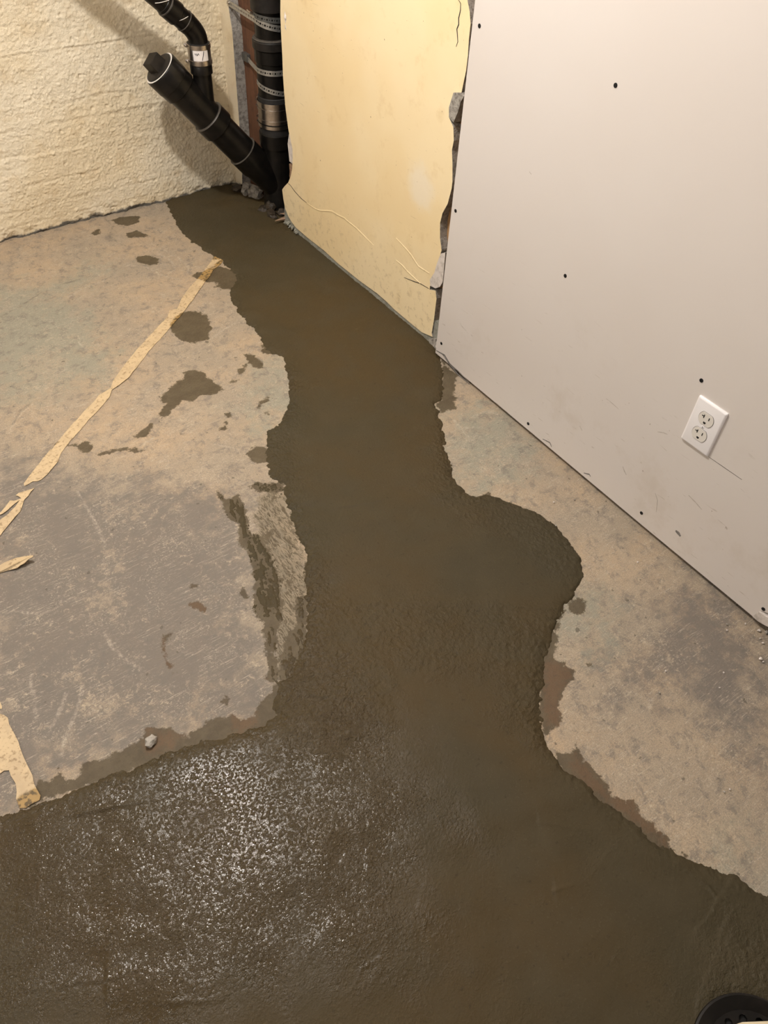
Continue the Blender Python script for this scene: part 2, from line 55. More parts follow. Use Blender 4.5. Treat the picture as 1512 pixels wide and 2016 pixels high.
PRIDGE = [[(2.1693, 0.1469), (2.1154, 0.1487), (2.085, 0.1554), (2.0146, 0.1843), (1.9789, 0.1865), (1.9348, 0.1936), (1.9364, 0.1912), (1.8717, 0.1897), (1.8272, 0.1835), (1.7772, 0.1766)], [(1.6601, 0.1837), (1.6295, 0.1823), (1.6036, 0.1756), (1.5388, 0.1693)], [(1.6665, 0.2508), (1.6158, 0.24), (1.5905, 0.2331), (1.5546, 0.216), (1.5028, 0.2196)]]
PATCH = [(1.6613, 0.4429), (1.5776, 0.504), (1.5123, 0.5), (1.4965, 0.4263), (1.5618, 0.385), (1.6443, 0.3935)]
CHIPS = [[(1.4768, 0.7012), (1.4512, 0.709), (1.4388, 0.705), (1.4477, 0.6904), (1.4535, 0.6666), (1.4655, 0.6381), (1.4841, 0.6444), (1.4878, 0.6657)], [(1.4606, 0.3013), (1.4426, 0.3127), (1.4409, 0.2628), (1.4395, 0.2267), (1.4497, 0.2057), (1.4683, 0.1913), (1.4911, 0.1875), (1.4959, 0.2042), (1.4795, 0.2344), (1.4728, 0.2654)], [(1.4736, 0.0175), (1.4442, 0.0349), (1.4374, 0.0068), (1.4454, -0.0053), (1.4652, -0.0063)]]
REMN = [(2.643, 0.6234), (2.6221, 0.5421), (2.6261, 0.4034), (2.6305, 0.2527)]
SCREWS = [(1.3922, 0.8614), (1.0008, 0.8618), (1.3993, 0.4523), (1.0107, 0.4673), (0.6158, 0.4364), (1.0153, 0.0308), (0.6215, 0.0417), (0.2825, 0.0515), (1.3938, 0.0578)]
PLATE = [0.5704, 0.3509]
DEDGE = [(1.416, 0.9031), (1.4145, 0.0204)]
DMARK = [[(0.9567, 0.0209), (0.9315, 0.0277), (0.922, 0.0199)], [(0.806, 0.0214), (0.7896, 0.03), (0.7844, 0.0268)], [(0.5285, 0.0678), (0.5206, 0.0672), (0.5127, 0.0632)], [(0.8119, 0.2562), (0.7929, 0.2554), (0.7714, 0.253)], [(0.534, 0.2934), (0.495, 0.2945), (0.4525, 0.2959)], [(0.7107, 0.1217), (0.7022, 0.1131), (0.6942, 0.1078)], [(0.662, 0.2665), (0.6483, 0.2746), (0.6379, 0.277)], [(1.3293, 0.1639), (1.2997, 0.1537)], [(1.175, 0.6364), (1.1672, 0.6329)], [(1.4126, 0.0216), (1.3739, 0.0285), (1.3491, 0.0144), (1.3082, 0.0023), (1.2542, 0.0037)], [(1.3848, 0.026), (1.3548, 0.0151), (1.3103, 0.0137), (1.2604, 0.0081)], [(0.5374, 0.1763), (0.5161, 0.1726), (0.4973, 0.1668)], [(0.8585, 0.1387), (0.8479, 0.1312)], [(0.6106, 0.12), (0.5983, 0.1071), (0.5891, 0.0751)]]
BROKEN = [(0.2925, 0.0153), (0.2955, 0.0436), (0.2827, 0.0439), (0.2769, 0.0636), (0.244, 0.068)]
DRAIN = [0.5851, -0.2158, 0.0963]
SCRAP = [(0.5946, -0.1588), (0.6092, -0.1642), (0.6419, -0.1854), (0.6747, -0.205), (0.6465, -0.2417), (0.554, -0.1774)]
SPL = [[(1.2932, 2.3299, 0.02), (1.2693, 2.3359, 0.02), (1.2392, 2.3351, 0.02)], [(1.2987, 2.3477, 0.02), (1.3007, 2.3945, 0.02)], [(1.3033, 2.3557, 0.02), (1.2835, 2.3777, 0.02)], [(1.2887, 2.322, 0.02), (1.2851, 2.3503, 0.02)]]
CRUMB = [(1.2615, 0.2907), (1.2349, 0.2908), (1.2437, 0.2631), (1.2533, 0.2505), (1.1868, 0.2161), (1.1861, 0.2093), (1.199, 0.3129), (1.1869, 0.3022), (0.9966, 0.3092), (0.947, 0.2823), (1.0948, 0.2396), (1.0587, 0.2216), (1.1845, 0.7622), (1.1661, 0.5389), (1.1346, 0.7841), (1.085, 0.7251), (0.0706, 0.7447), (0.9017, 0.075), (0.8891, 0.0778), (1.2247, 0.2388), (1.2299, 0.249)]
B = [1.335, 2.466, 0.0665]
E = [0.9748, 2.53, 0.4981]
TR = [0.853, 0.636, 0.548, 0.346, 0.644]
V = [1.103, 2.5072, 0.3444]
VZ = [0.474, 0.5002, 0.5048, 0.5178, 0.542, 0.5533, 0.5603, 0.5755]
DIAG = [1.0126, 2.5072, 0.665]
SZ = {0: 0.6688, 35: 0.6215, 45: 0.6078, 62: 0.5843, 84: 0.5533, 103: 0.526, 143: 0.467, 180: 0.4105, 196: 0.3855, 205: 0.3713, 214: 0.3568, 218: 0.3505, 240: 0.3148, 243: 0.3098, 246: 0.305, 255: 0.29, 268: 0.2682, 296: 0.2205, 400: 0.0315}
ST1 = [1.312, 2.6788, 0.5827]
ST2 = [1.312, 2.6005, 0.4338]
BOXL = [[1.31, 2.655, 0.591], [1.29, 2.423, 0.59]]
FORMS = [(0.5433, 0.0, 0.0035, 0.0035, 1.0), (0.3984, 0.0, 0.003, 0.004, 4.0), (0.3425, 0.0, 0.004, 0.006, 7.0), (0.2554, 0.0, -0.003, 0.006, 10.0), (0.1735, 0.0, 0.002, 0.006, 13.0), (0.0991, 0.0, 0.003, 0.006, 16.0), (0.0469, 0.0, 0.002, 0.005, 19.0)]

# ------------------------------------------------------------------ helpers
def tag(o, label=None, cat=None, group=None, kind=None):
    if label: o['label'] = label
    if cat: o['category'] = cat
    if group: o['group'] = group
    if kind: o['kind'] = kind
    return o
def empty(name, loc, label, cat, group=None):
    o = bpy.data.objects.new(name, None); o.location = loc; o.empty_display_size = 0.05
    COL.objects.link(o); return tag(o, label, cat, group)

def hash2(ix, iy, seed):
    h = (ix.astype(np.int64) * 374761393 + iy.astype(np.int64) * 668265263 + seed * 1442695041) & 0xFFFFFFFF
    h = ((h ^ (h >> 13)) * 1274126177) & 0xFFFFFFFF
    h = (h ^ (h >> 16)) & 0xFFFFFFFF
    return h / 4294967295.0
def vnoise(x, y, s, seed=0):
    x = x * s; y = y * s
    ix = np.floor(x); iy = np.floor(y); fx = x - ix; fy = y - iy
    ux = fx * fx * fx * (fx * (fx * 6 - 15) + 10); uy = fy * fy * fy * (fy * (fy * 6 - 15) + 10)
    def g(a, b):
        t = hash2(ix + a, iy + b, seed) * 6.28318
        return np.cos(t) * (fx - a) + np.sin(t) * (fy - b)
    return ((g(0,0)*(1-ux)+g(1,0)*ux)*(1-uy) + (g(0,1)*(1-ux)+g(1,1)*ux)*uy) * 1.5
def fbm(x, y, s, octv=4, seed=0, gain=0.5):
    r = 0; a = 1.0
    for i in range(octv):
        r = r + a * vnoise(x + i * 7.31, y - i * 3.7, s * 2 ** i, seed + i); a *= gain
    return r
def poly_sdf(px, py, poly, lim=0.06):
    """signed distance to a closed outline (negative inside), clipped to +-lim"""
    P = np.array(poly); out = np.full(px.shape, lim)
    lo = P.min(0) - lim; hi = P.max(0) + lim
    sel = (px > lo[0]) & (px < hi[0]) & (py > lo[1]) & (py < hi[1])
    x = px[sel]; y = py[sel]
    d = np.full(x.shape, 1e9); ins = np.zeros(x.shape, bool)
    n = len(P)
    for i in range(n):
        ax, ay = P[i]; bx, by = P[(i + 1) % n]
        ex, ey = bx - ax, by - ay
        t = np.clip(((x - ax) * ex + (y - ay) * ey) / (ex * ex + ey * ey + 1e-12), 0, 1)
        d = np.minimum(d, (x - ax - t * ex) ** 2 + (y - ay - t * ey) ** 2)
        c = ((ay > y) != (by > y)) & (x < (bx - ax) * (y - ay) / (by - ay + 1e-15) + ax)
        ins ^= c
    d = np.sqrt(d); out[sel] = np.where(ins, -d, d)
    return np.clip(out, -lim, lim)
def line_dist(px, py, pts, lim=0.06):
    P = np.array(pts); out = np.full(px.shape, lim)
    lo = P.min(0) - lim; hi = P.max(0) + lim
    sel = (px > lo[0]) & (px < hi[0]) & (py > lo[1]) & (py < hi[1])
    x = px[sel]; y = py[sel]; d = np.full(x.shape, 1e9)
    for i in range(len(P) - 1):
        ax, ay = P[i]; ex, ey = P[i + 1] - P[i]
        t = np.clip(((x - ax) * ex + (y - ay) * ey) / (ex * ex + ey * ey + 1e-12), 0, 1)
        d = np.minimum(d, (x - ax - t * ex) ** 2 + (y - ay - t * ey) ** 2)
    out[sel] = np.sqrt(d); return np.minimum(out, lim)
def union(px, py, polys, lim=0.06, f=poly_sdf):
    r = np.full(px.shape, lim)
    for p in polys: r = np.minimum(r, f(px, py, p, lim))
    return r

def grid_mesh(name, V, nx, ny, keep=None, attrs=None, smooth=True):
    """V: (nx*ny,3) vertices ordered row by row; keep: bool per quad"""
    i = np.arange(nx * ny).reshape(ny, nx)
    q = np.stack([i[:-1, :-1], i[:-1, 1:], i[1:, 1:], i[1:, :-1]], -1).reshape(-1, 4)
    if keep is not None:
        q = q[keep.reshape(-1)]
        used = np.zeros(nx * ny, bool); used[q.reshape(-1)] = True
        remap = np.cumsum(used) - 1; q = remap[q]; V = V[used]
        attrs = {k: a[used] for k, a in (attrs or {}).items()}
    me = bpy.data.meshes.new(name)
    me.vertices.add(len(V)); me.vertices.foreach_set('co', V.astype(np.float32).reshape(-1))
    me.loops.add(q.size); me.loops.foreach_set('vertex_index', q.reshape(-1).astype(np.int32))
    me.polygons.add(len(q)); me.polygons.foreach_set('loop_start', (np.arange(len(q)) * 4).astype(np.int32))
    me.polygons.foreach_set('use_smooth', np.full(len(q), smooth))
    me.update(calc_edges=True)
    for k, a in (attrs or {}).items():
        at = me.attributes.new(k, 'FLOAT', 'POINT'); at.data.foreach_set('value', a.astype(np.float32))
    me.validate()
    return me
def link(name, me, material, parent=None):
    o = bpy.data.objects.new(name, me); COL.objects.link(o)
    if material:
        for m in (material if isinstance(material, (list, tuple)) else [material]): me.materials.append(m)
    if parent is not None:
        o.parent = parent; o.matrix_parent_inverse = Matrix.Translation(parent.location).inverted()
    return o

class MB:
    def __init__(self): self.v = []; self.f = []
    def add(self, vs, fs):
        b = len(self.v); self.v += [tuple(p) for p in vs]; self.f += [tuple(b + i for i in f) for f in fs]; return self
    def box(self, a, b):
        x0, y0, z0 = a; x1, y1, z1 = b
        return self.add([(x0,y0,z0),(x1,y0,z0),(x1,y1,z0),(x0,y1,z0),(x0,y0,z1),(x1,y0,z1),(x1,y1,z1),(x0,y1,z1)],
            [(0,3,2,1),(4,5,6,7),(0,1,5,4),(1,2,6,5),(2,3,7,6),(3,0,4,7)])
    def lathe(self, p, d, prof, seg=40, cap=True):
        p = Vector(p); d = Vector(d).normalized(); u = d.orthogonal().normalized(); w = d.cross(u)
        vs = []; fs = []
        for t, r in prof:
            for k in range(seg):
                a = 2 * math.pi * k / seg
                vs.append(p + d * t + (u * math.cos(a) + w * math.sin(a)) * r)
        for i in range(len(prof) - 1):
            for k in range(seg):
                k2 = (k + 1) % seg
                fs.append((i*seg+k, i*seg+k2, (i+1)*seg+k2, (i+1)*seg+k))
        if cap:
            fs.append(tuple(reversed(range(seg)))); fs.append(tuple(range((len(prof)-1)*seg, len(prof)*seg)))
        return self.add(vs, fs)
    def tube(self, pts, rads, seg=16, flat=None):
        pts = [Vector(p) for p in pts]; n = len(pts); vs = []; fs = []
        if not hasattr(rads, '__len__'): rads = [rads] * n
        t0 = (pts[1] - pts[0]).normalized(); u = t0.orthogonal().normalized()
        for i in range(n):
            t = ((pts[min(i+1, n-1)] - pts[max(i-1, 0)])).normalized()
            u = (u - t * u.dot(t)).normalized(); w = t.cross(u)
            for k in range(seg):
                a = 2 * math.pi * k / seg
                vs.append(pts[i] + (u * math.cos(a) + w * math.sin(a)) * rads[i])
        for i in range(n - 1):
            for k in range(seg):
                k2 = (k + 1) % seg
                fs.append((i*seg+k, i*seg+k2, (i+1)*seg+k2, (i+1)*seg+k))
        fs.append(tuple(reversed(range(seg)))); fs.append(tuple(range((n-1)*seg, n*seg)))
        return self.add(vs, fs)
    def ribbon(self, pts, nrm, width, thick, taper=True):
        """flat strip lying on a surface, standing proud by thick"""
        pts = [Vector(p) for p in pts]; nrm = Vector(nrm); n = len(pts); vs = []; fs = []
        for i, p in enumerate(pts):
            t = (pts[min(i+1, n-1)] - pts[max(i-1, 0)]).normalized(); s = t.cross(nrm).normalized()
            w = width * (0.5 if not taper else 0.5 * (0.25 + 0.75 * math.sin(math.pi * (i + 0.35) / (n - 0.3))))
            vs += [p + s * w, p + s * w * 0.5 + nrm * thick, p - s * w * 0.5 + nrm * thick, p - s * w]
        for i in range(n - 1):
            for k in range(3): fs.append((i*4+k, i*4+k+1, (i+1)*4+k+1, (i+1)*4+k))
        return self.add(vs, fs)
    def build(self, name, material, parent=None, smooth=False, angle=40, bevel=0, wobble=0):
        me = bpy.data.meshes.new(name); me.from_pydata(self.v, [], self.f)
        bm = bmesh.new(); bm.from_mesh(me)
        if bevel:
            bmesh.ops.bevel(bm, geom=bm.edges[:], offset=bevel, segments=2, affect='EDGES', profile=0.7)
        bmesh.ops.recalc_face_normals(bm, faces=bm.faces)
        if smooth:
            for f in bm.faces: f.smooth = True
            for e in bm.edges:
                if len(e.link_faces) == 2 and e.calc_face_angle(0) > math.radians(angle): e.smooth = False
        bm.to_mesh(me); bm.free(); me.update()
        return link(name, me, material, parent)
def prism(name, outline, x0, x1, mats, parent=None, jitter=0.0, seed=1):
    """outline in (y, z), extruded from the face x0 back to x1; slot 0 face, slot 1 sides"""
    rnd = random.Random(seed)
    bm = bmesh.new()
    fr = [bm.verts.new((x0, y, z)) for y, z in outline]
    bk = [bm.verts.new((x1, y + rnd.uniform(-jitter, jitter), z + rnd.uniform(-jitter, jitter))) for y, z in outline]
    n = len(fr); A = sum(outline[i][0] * outline[(i+1) % n][1] - outline[(i+1) % n][0] * outline[i][1] for i in range(n))
    for tri in tessellate_polygon([[Vector((y, z, 0)) for y, z in outline]]):
        a, b, c = (outline[i] for i in tri)
        cw = (b[0]-a[0])*(c[1]-a[1]) - (c[0]-a[0])*(b[1]-a[1])
        if abs(cw) < 1e-12: continue
        tri = tri if cw < 0 else tri[::-1]          # front face looks towards -x
        f = bm.faces.new([fr[i] for i in tri]); f.material_index = 0
        f = bm.faces.new([bk[i] for i in reversed(tri)]); f.material_index = 1
    for i in range(n):
        q = (fr[(i+1) % n], fr[i], bk[i], bk[(i+1) % n])
        s = bm.faces.new(q if A < 0 else q[::-1]); s.material_index = 1
    me = bpy.data.meshes.new(name); bm.to_mesh(me); bm.free()
    return link(name, me, mats, parent)
def lump(name, center, size, material, parent=None, seed=0, sub=2, rough=0.35):
    bm = bmesh.new(); bmesh.ops.create_icosphere(bm, subdivisions=sub, radius=1.0)
    rnd = random.Random(seed)
    for v in bm.verts: v.co *= 1 + rnd.uniform(-rough, rough)
    rz = rnd.uniform(0, 6.28)
    for v in bm.verts:
        v.co = Matrix.Rotation(rz, 3, 'Z') @ Vector((v.co.x * size[0], v.co.y * size[1], v.co.z * size[2]))
    me = bpy.data.meshes.new(name); bm.to_mesh(me); bm.free()
    o = link(name, me, material, parent)
    if parent is None: o.location = center
    else: me.transform(Matrix.Translation(center))
    return o

# ------------------------------------------------------------------ materials
PATCH_Y = sum(p[0] for p in PATCH) / len(PATCH); PATCH_Z = sum(p[1] for p in PATCH) / len(PATCH)
class NT:
    def __init__(self, name):
        self.m = bpy.data.materials.new(name); self.m.use_nodes = True; self.t = self.m.node_tree
        self.b = self.t.nodes['Principled BSDF']
        tc = self.t.nodes.new('ShaderNodeTexCoord'); self.co = tc.outputs['Object']
        g = self.t.nodes.new('ShaderNodeNewGeometry'); self.pos = g.outputs['Position']
    def put(self, sock, v):
        if isinstance(v, bpy.types.NodeSocket): self.t.links.new(v, sock)
        elif isinstance(v, (tuple, list)) and len(v) == 3 and sock.type == 'RGBA': sock.default_value = (*v, 1)
        else: sock.default_value = v
    def n(self, typ, ins=None, **kw):
        nd = self.t.nodes.new(typ)
        for k, v in kw.items(): setattr(nd, k, v)
        for k, v in (ins or {}).items(): self.put(nd.inputs[k], v)
        return nd
    def map(self, scale, rot=(0, 0, 0)):
        return self.n('ShaderNodeMapping', {'Vector': self.pos, 'Scale': scale, 'Rotation': rot}).outputs[0]
    def noise(self, scale, detail=4, rough=0.55, dist=0.0, vec=None):
        return self.n('ShaderNodeTexNoise', {'Vector': vec if vec is not None else self.pos, 'Scale': scale, 'Detail': detail, 'Roughness': rough, 'Distortion': dist}).outputs[0]
    def attr(self, name): return self.n('ShaderNodeAttribute', attribute_name=name).outputs['Fac']
    def math(self, op, a, b=0.0, c=None):
        nd = self.n('ShaderNodeMath', operation=op); self.put(nd.inputs[0], a); self.put(nd.inputs[1], b)
        if c is not None: self.put(nd.inputs[2], c)
        return nd.outputs[0]
    def ramp(self, v, a, b, lo=0.0, hi=1.0, smooth=True):
        nd = self.n('ShaderNodeMapRange', interpolation_type='SMOOTHSTEP' if smooth else 'LINEAR')
        self.put(nd.inputs['Value'], v); self.put(nd.inputs['From Min'], a); self.put(nd.inputs['From Max'], b)
        self.put(nd.inputs['To Min'], lo); self.put(nd.inputs['To Max'], hi); return nd.outputs[0]
    def mix(self, f, a, b, blend='MIX'):
        nd = self.n('ShaderNodeMix', data_type='RGBA', blend_type=blend)
        self.put(nd.inputs[0], f); self.put(nd.inputs[6], a); self.put(nd.inputs[7], b); return nd.outputs[2]
    def mask(self, sdf, noise, amp, soft):
        """1 inside the outline; outline shaken by noise"""
        s = self.math('MULTIPLY_ADD', self.math('SUBTRACT', noise, 0.5), amp, sdf)
        return self.ramp(s, soft, -soft)
    def out(self, col=None, rough=0.6, bump=None, bstr=0.5, bdist=0.002, metal=0.0, spec=0.5):
        if col is not None: self.put(self.b.inputs['Base Color'], col)
        self.put(self.b.inputs['Roughness'], rough); self.put(self.b.inputs['Metallic'], metal)
        self.put(self.b.inputs['Specular IOR Level'], spec)
        if bump is not None:
            bn = self.n('ShaderNodeBump', {'Height': bump, 'Strength': bstr, 'Distance': bdist})
            self.t.links.new(bn.outputs[0], self.b.inputs['Normal'])
        return self.m

def mat_floor():
    k = NT('painted_concrete_floor')
    n1 = k.noise(4, 5, 0.6); n2 = k.noise(28, 7, 0.68); n3 = k.noise(120, 6, 0.72); n4 = k.noise(420, 3, 0.7)
    edge = k.noise(16, 9, 0.72)
    base = k.mix(k.ramp(n1, 0.38, 0.62), (0.46, 0.345, 0.23), (0.36, 0.295, 0.22))
    base = k.mix(k.math('MULTIPLY', k.ramp(n2, 0.42, 0.60), 0.45), base, (0.33, 0.275, 0.21))
    gy = k.mask(k.attr('grey'), edge, 0.75, 0.10)
    base = k.mix(k.math('MULTIPLY', gy, 0.90), base, (0.162, 0.142, 0.126))
    gr = k.mask(k.attr('green'), edge, 0.60, 0.08)
    base = k.mix(k.math('MULTIPLY', gr, 0.80), base, (0.285, 0.285, 0.228))
    # paint worn through to pale tan, in the traced spots and scattered
    tn = k.mask(k.attr('tan'), k.noise(34, 10, 0.78), 0.30, 0.012)
    tn = k.math('MULTIPLY', tn, k.ramp(n3, 0.38, 0.56, 0.25, 1.0))
    base = k.mix(k.math('MULTIPLY', tn, 0.60), base, (0.43, 0.345, 0.25))
    fl = k.math('MULTIPLY', k.ramp(k.noise(48, 10, 0.80, 0.4), 0.545, 0.60), k.ramp(k.noise(7, 4), 0.44, 0.60))
    base = k.mix(k.math('MULTIPLY', fl, 0.72), base, (0.50, 0.41, 0.30))
    dk0 = k.math('MULTIPLY', k.ramp(k.noise(30, 9, 0.76, 0.3, k.map((1, 1, 1), (0, 0, 2.0))), 0.50, 0.62), 0.62)
    base = k.mix(dk0, base, (0.165, 0.148, 0.13))
    for i, (rot, sc) in enumerate((((0, 0, 0.5), (18, 330, 1)), ((0, 0, -0.7), (22, 380, 1)), ((0, 0, 1.6), (24, 300, 1)), ((0, 0, 0.1), (30, 420, 1)), ((0, 0, 2.4), (26, 360, 1)))):
        s = k.noise(1.0, 3, 0.6, 1.4, k.map(sc, rot))
        s = k.math('MULTIPLY', k.ramp(s, 0.615, 0.68), k.ramp(k.noise(9 + i, 3, 0.6, 0, k.map((1, 1, 1), (0, 0, i + 1.0))), 0.46, 0.60))
        base = k.mix(k.math('MULTIPLY', s, 0.62), base, (0.56, 0.48, 0.38))
    sc = k.math('MULTIPLY', k.ramp(k.math('MULTIPLY_ADD', k.math('SUBTRACT', n2, 0.5), 0.012, k.attr('scuff')), 0.0060, 0.001), k.ramp(n3, 0.40, 0.60))
    base = k.mix(k.math('MULTIPLY', sc, 0.55), base, (0.55, 0.48, 0.385))
    dk = k.math('MULTIPLY', k.ramp(k.math('MULTIPLY_ADD', k.math('SUBTRACT', n2, 0.5), 0.030, k.attr('darkline')), 0.0045, 0.001), 0.45)
    base = k.mix(dk, base, (0.13, 0.115, 0.09))
    base = k.mix(k.ramp(n4, 0.40, 0.62, 0.0, 0.45), base, (0.16, 0.142, 0.122))
    base = k.mix(k.math('MULTIPLY', k.math('MULTIPLY', k.ramp(k.noise(200, 6, 0.78, 0.5), 0.54, 0.62), k.ramp(k.noise(11, 5, 0.65), 0.44, 0.60)), 0.60), base, (0.52, 0.445, 0.35))
    pits = k.ramp(k.noise(55, 2, 0.4), 0.72, 0.76)
    base = k.mix(k.math('MULTIPLY', pits, 0.7), base, (0.10, 0.085, 0.065))
    # damp and smeared cement film
    wn = k.noise(38, 8, 0.72)
    wet = k.mask(k.attr('wet'), wn, 0.050, 0.0025)
    streak = k.noise(1.0, 7, 0.78, 1.6, k.map((120, 34, 1), (0, 0, 0.75)))
    fm = k.mask(k.attr('film'), wn, 0.08, 0.012)
    base = k.mix(k.math('MULTIPLY', fm, 0.55), base, (0.185, 0.155, 0.105))
    film = k.math('MULTIPLY', fm, k.ramp(streak, 0.47, 0.55))
    wetall = k.math('MAXIMUM', wet, film)
    dampc = k.mix(k.ramp(n2, 0.35, 0.65), (0.070, 0.052, 0.029), (0.100, 0.077, 0.045))
    dampc = k.mix(k.math('MULTIPLY', k.mask(k.attr('rust'), wn, 0.08, 0.010), 0.8), dampc, (0.115, 0.066, 0.033))
    dampc = k.mix(k.math('MULTIPLY', k.ramp(n3, 0.55, 0.66), 0.55), dampc, (0.055, 0.042, 0.026))
    col = k.mix(k.math('MULTIPLY', wetall, 0.94), base, dampc)
    rough = k.ramp(wetall, 0, 1, 0.60, 0.38)
    h = k.math('ADD', k.math('MULTIPLY', n3, 0.7), k.math('ADD', k.math('MULTIPLY', n4, 0.35), k.math('MULTIPLY', n2, 1.2)))
    return k.out(col, rough, h, 0.75, 0.0030, 0.0, 0.28)

def mat_cement():
    k = NT('wet_cement')
    a = k.noise(2.2, 4, 0.55); b = k.noise(13, 5, 0.6); c = k.noise(165, 3, 0.58); d = k.noise(480, 2, 0.6); e = k.ramp(k.noise(215, 3, 0.5), 0.48, 0.90, 0.0, 1.6, False)
    col = k.mix(k.ramp(a, 0.36, 0.64), (0.062, 0.043, 0.0188), (0.051, 0.041, 0.0222))
    col = k.mix(k.math('MULTIPLY', k.ramp(b, 0.42, 0.68), 0.45), col, (0.064, 0.051, 0.029))
    gl = k.mask(k.attr('gloss'), k.noise(6, 7, 0.68), 0.60, 0.13)
    col = k.mix(k.math('MULTIPLY', gl, 0.6), col, (0.046, 0.031, 0.0145))
    col = k.mix(k.math('MULTIPLY', k.ramp(k.noise(110, 5, 0.65), 0.60, 0.72), 0.55), col, (0.028, 0.022, 0.012))
    col = k.mix(k.math('MULTIPLY', k.ramp(k.noise(330, 3, 0.65), 0.58, 0.70), 0.35), col, (0.095, 0.078, 0.048))
    ro = k.mask(k.attr('rough'), k.noise(20, 6, 0.65), 0.25, 0.04)
    rough = k.ramp(gl, 0, 1, 0.58, 0.075, False)
    rough = k.math('SUBTRACT', rough, k.math('MULTIPLY', k.math('MULTIPLY', ro, k.math('SUBTRACT', 1.0, gl)), 0.20))
    rough = k.math('ADD', rough, k.ramp(b, 0.3, 0.7, -0.03, 0.08))
    amp = k.math('ADD', k.math('MULTIPLY', gl, 0.06), k.math('ADD', k.math('MULTIPLY', ro, 0.60), k.ramp(k.noise(5, 4), 0.42, 0.62, 0.14, 0.30)))
    h = k.math('MULTIPLY', k.math('ADD', c, k.math('MULTIPLY', d, 0.25)), amp)
    h = k.math('ADD', h, k.math('MULTIPLY', e, k.ramp(gl, 0, 1, 0.05, 0.30)))
    return k.out(col, rough, h, 1.0, 0.0040, 0.0, k.ramp(gl, 0, 1, 0.16, 0.27))

def mat_concrete_wall():
    k = NT('painted_rough_concrete')
    a = k.noise(3.0, 4); b = k.noise(18, 6, 0.65); c = k.noise(150, 6, 0.7)
    col = k.mix(k.ramp(a, 0.38, 0.62), (0.80, 0.685, 0.49), (0.84, 0.75, 0.585))
    col = k.mix(k.math('MULTIPLY', k.ramp(b, 0.5, 0.72), 0.45), col, (0.64, 0.49, 0.29))
    col = k.mix(k.math('MULTIPLY', k.ramp(k.noise(85, 5, 0.7), 0.64, 0.72), 0.7), col, (0.30, 0.22, 0.13))
    z = k.n('ShaderNodeSeparateXYZ', {0: k.pos}).outputs[2]
    dirt = k.math('MULTIPLY_ADD', k.math('SUBTRACT', b, 0.5), 0.05, z)
    col = k.mix(k.ramp(dirt, 0.016, 0.006), col, (0.13, 0.12, 0.105))
    return k.out(col, 0.75, k.math('ADD', c, k.math('MULTIPLY', k.noise(420, 3, 0.6), 0.3)), 0.75, 0.005)
def mat_plaster_paint():
    k = NT('yellow_painted_plaster')
    a = k.noise(2.6, 3); b = k.noise(16, 5, 0.65)
    col = k.mix(k.ramp(a, 0.38, 0.62), (0.79, 0.63, 0.375), (0.82, 0.68, 0.44))
    col = k.mix(k.math('MULTIPLY', k.ramp(b, 0.55, 0.75), 0.35), col, (0.62, 0.45, 0.22))
    dist = k.n('ShaderNodeVectorMath', {0: k.pos, 1: (1.276, PATCH_Y, PATCH_Z)}, operation='DISTANCE').outputs['Value']
    filler = k.ramp(k.math('MULTIPLY_ADD', k.math('SUBTRACT', b, 0.5), 0.06, dist), 0.075, 0.030)
    col = k.mix(k.math('MULTIPLY', filler, 0.75), col, (0.80, 0.72, 0.58))
    z = k.n('ShaderNodeSeparateXYZ', {0: k.pos}).outputs[2]
    low = k.ramp(z, 0.30, 0.04)
    dirt = k.math('MULTIPLY', k.ramp(k.noise(40, 6, 0.7), 0.52, 0.66), low)
    col = k.mix(k.math('MULTIPLY', dirt, 0.45), col, (0.42, 0.31, 0.16))
    col = k.mix(k.math('MULTIPLY', k.ramp(k.noise(120, 2, 0.4), 0.75, 0.78), 0.8), col, (0.30, 0.20, 0.10))
    s = k.noise(1.0, 2, 0.5, 0.8, k.map((1, 30, 300), (0.6, 0, 0)))
    col = k.mix(k.math('MULTIPLY', k.math('MULTIPLY', k.ramp(s, 0.70, 0.74), k.ramp(k.noise(6, 2), 0.5, 0.6)), 0.6), col, (0.40, 0.29, 0.15))
    return k.out(col, 0.42, k.math('ADD', k.noise(9, 4), k.math('MULTIPLY', k.noise(90, 4), 0.12)), 0.45, 0.006)
def mat_drywall():
    k = NT('primed_drywall')
    a = k.noise(1.8, 3); z = k.n('ShaderNodeSeparateXYZ', {0: k.pos}).outputs[2]
    col = k.mix(k.ramp(a, 0.36, 0.64), (0.615, 0.565, 0.53), (0.63, 0.585, 0.555))
    low = k.ramp(z, 0.55, 0.03)
    sm = k.math('MULTIPLY', k.ramp(k.noise(5, 6, 0.7), 0.52, 0.72), low)
    col = k.mix(k.math('MULTIPLY', sm, 0.35), col, (0.47, 0.40, 0.32))
    sp = k.math('MULTIPLY', k.ramp(k.noise(75, 3, 0.5), 0.715, 0.75), k.math('MULTIPLY', low, k.ramp(k.noise(8, 2), 0.45, 0.6)))
    col = k.mix(k.math('MULTIPLY', sp, 0.75), col, (0.22, 0.17, 0.12))
    s = k.noise(1.0, 2, 0.5, 1.0, k.map((1, 22, 190), (0.9, 0, 0)))
    col = k.mix(k.math('MULTIPLY', k.math('MULTIPLY', k.ramp(s, 0.70, 0.74), low), 0.5), col, (0.30, 0.24, 0.18))
    return k.out(col, 0.7, k.math('ADD', k.noise(7, 3), k.math('MULTIPLY', k.noise(260, 3), 0.05)), 0.18, 0.004)
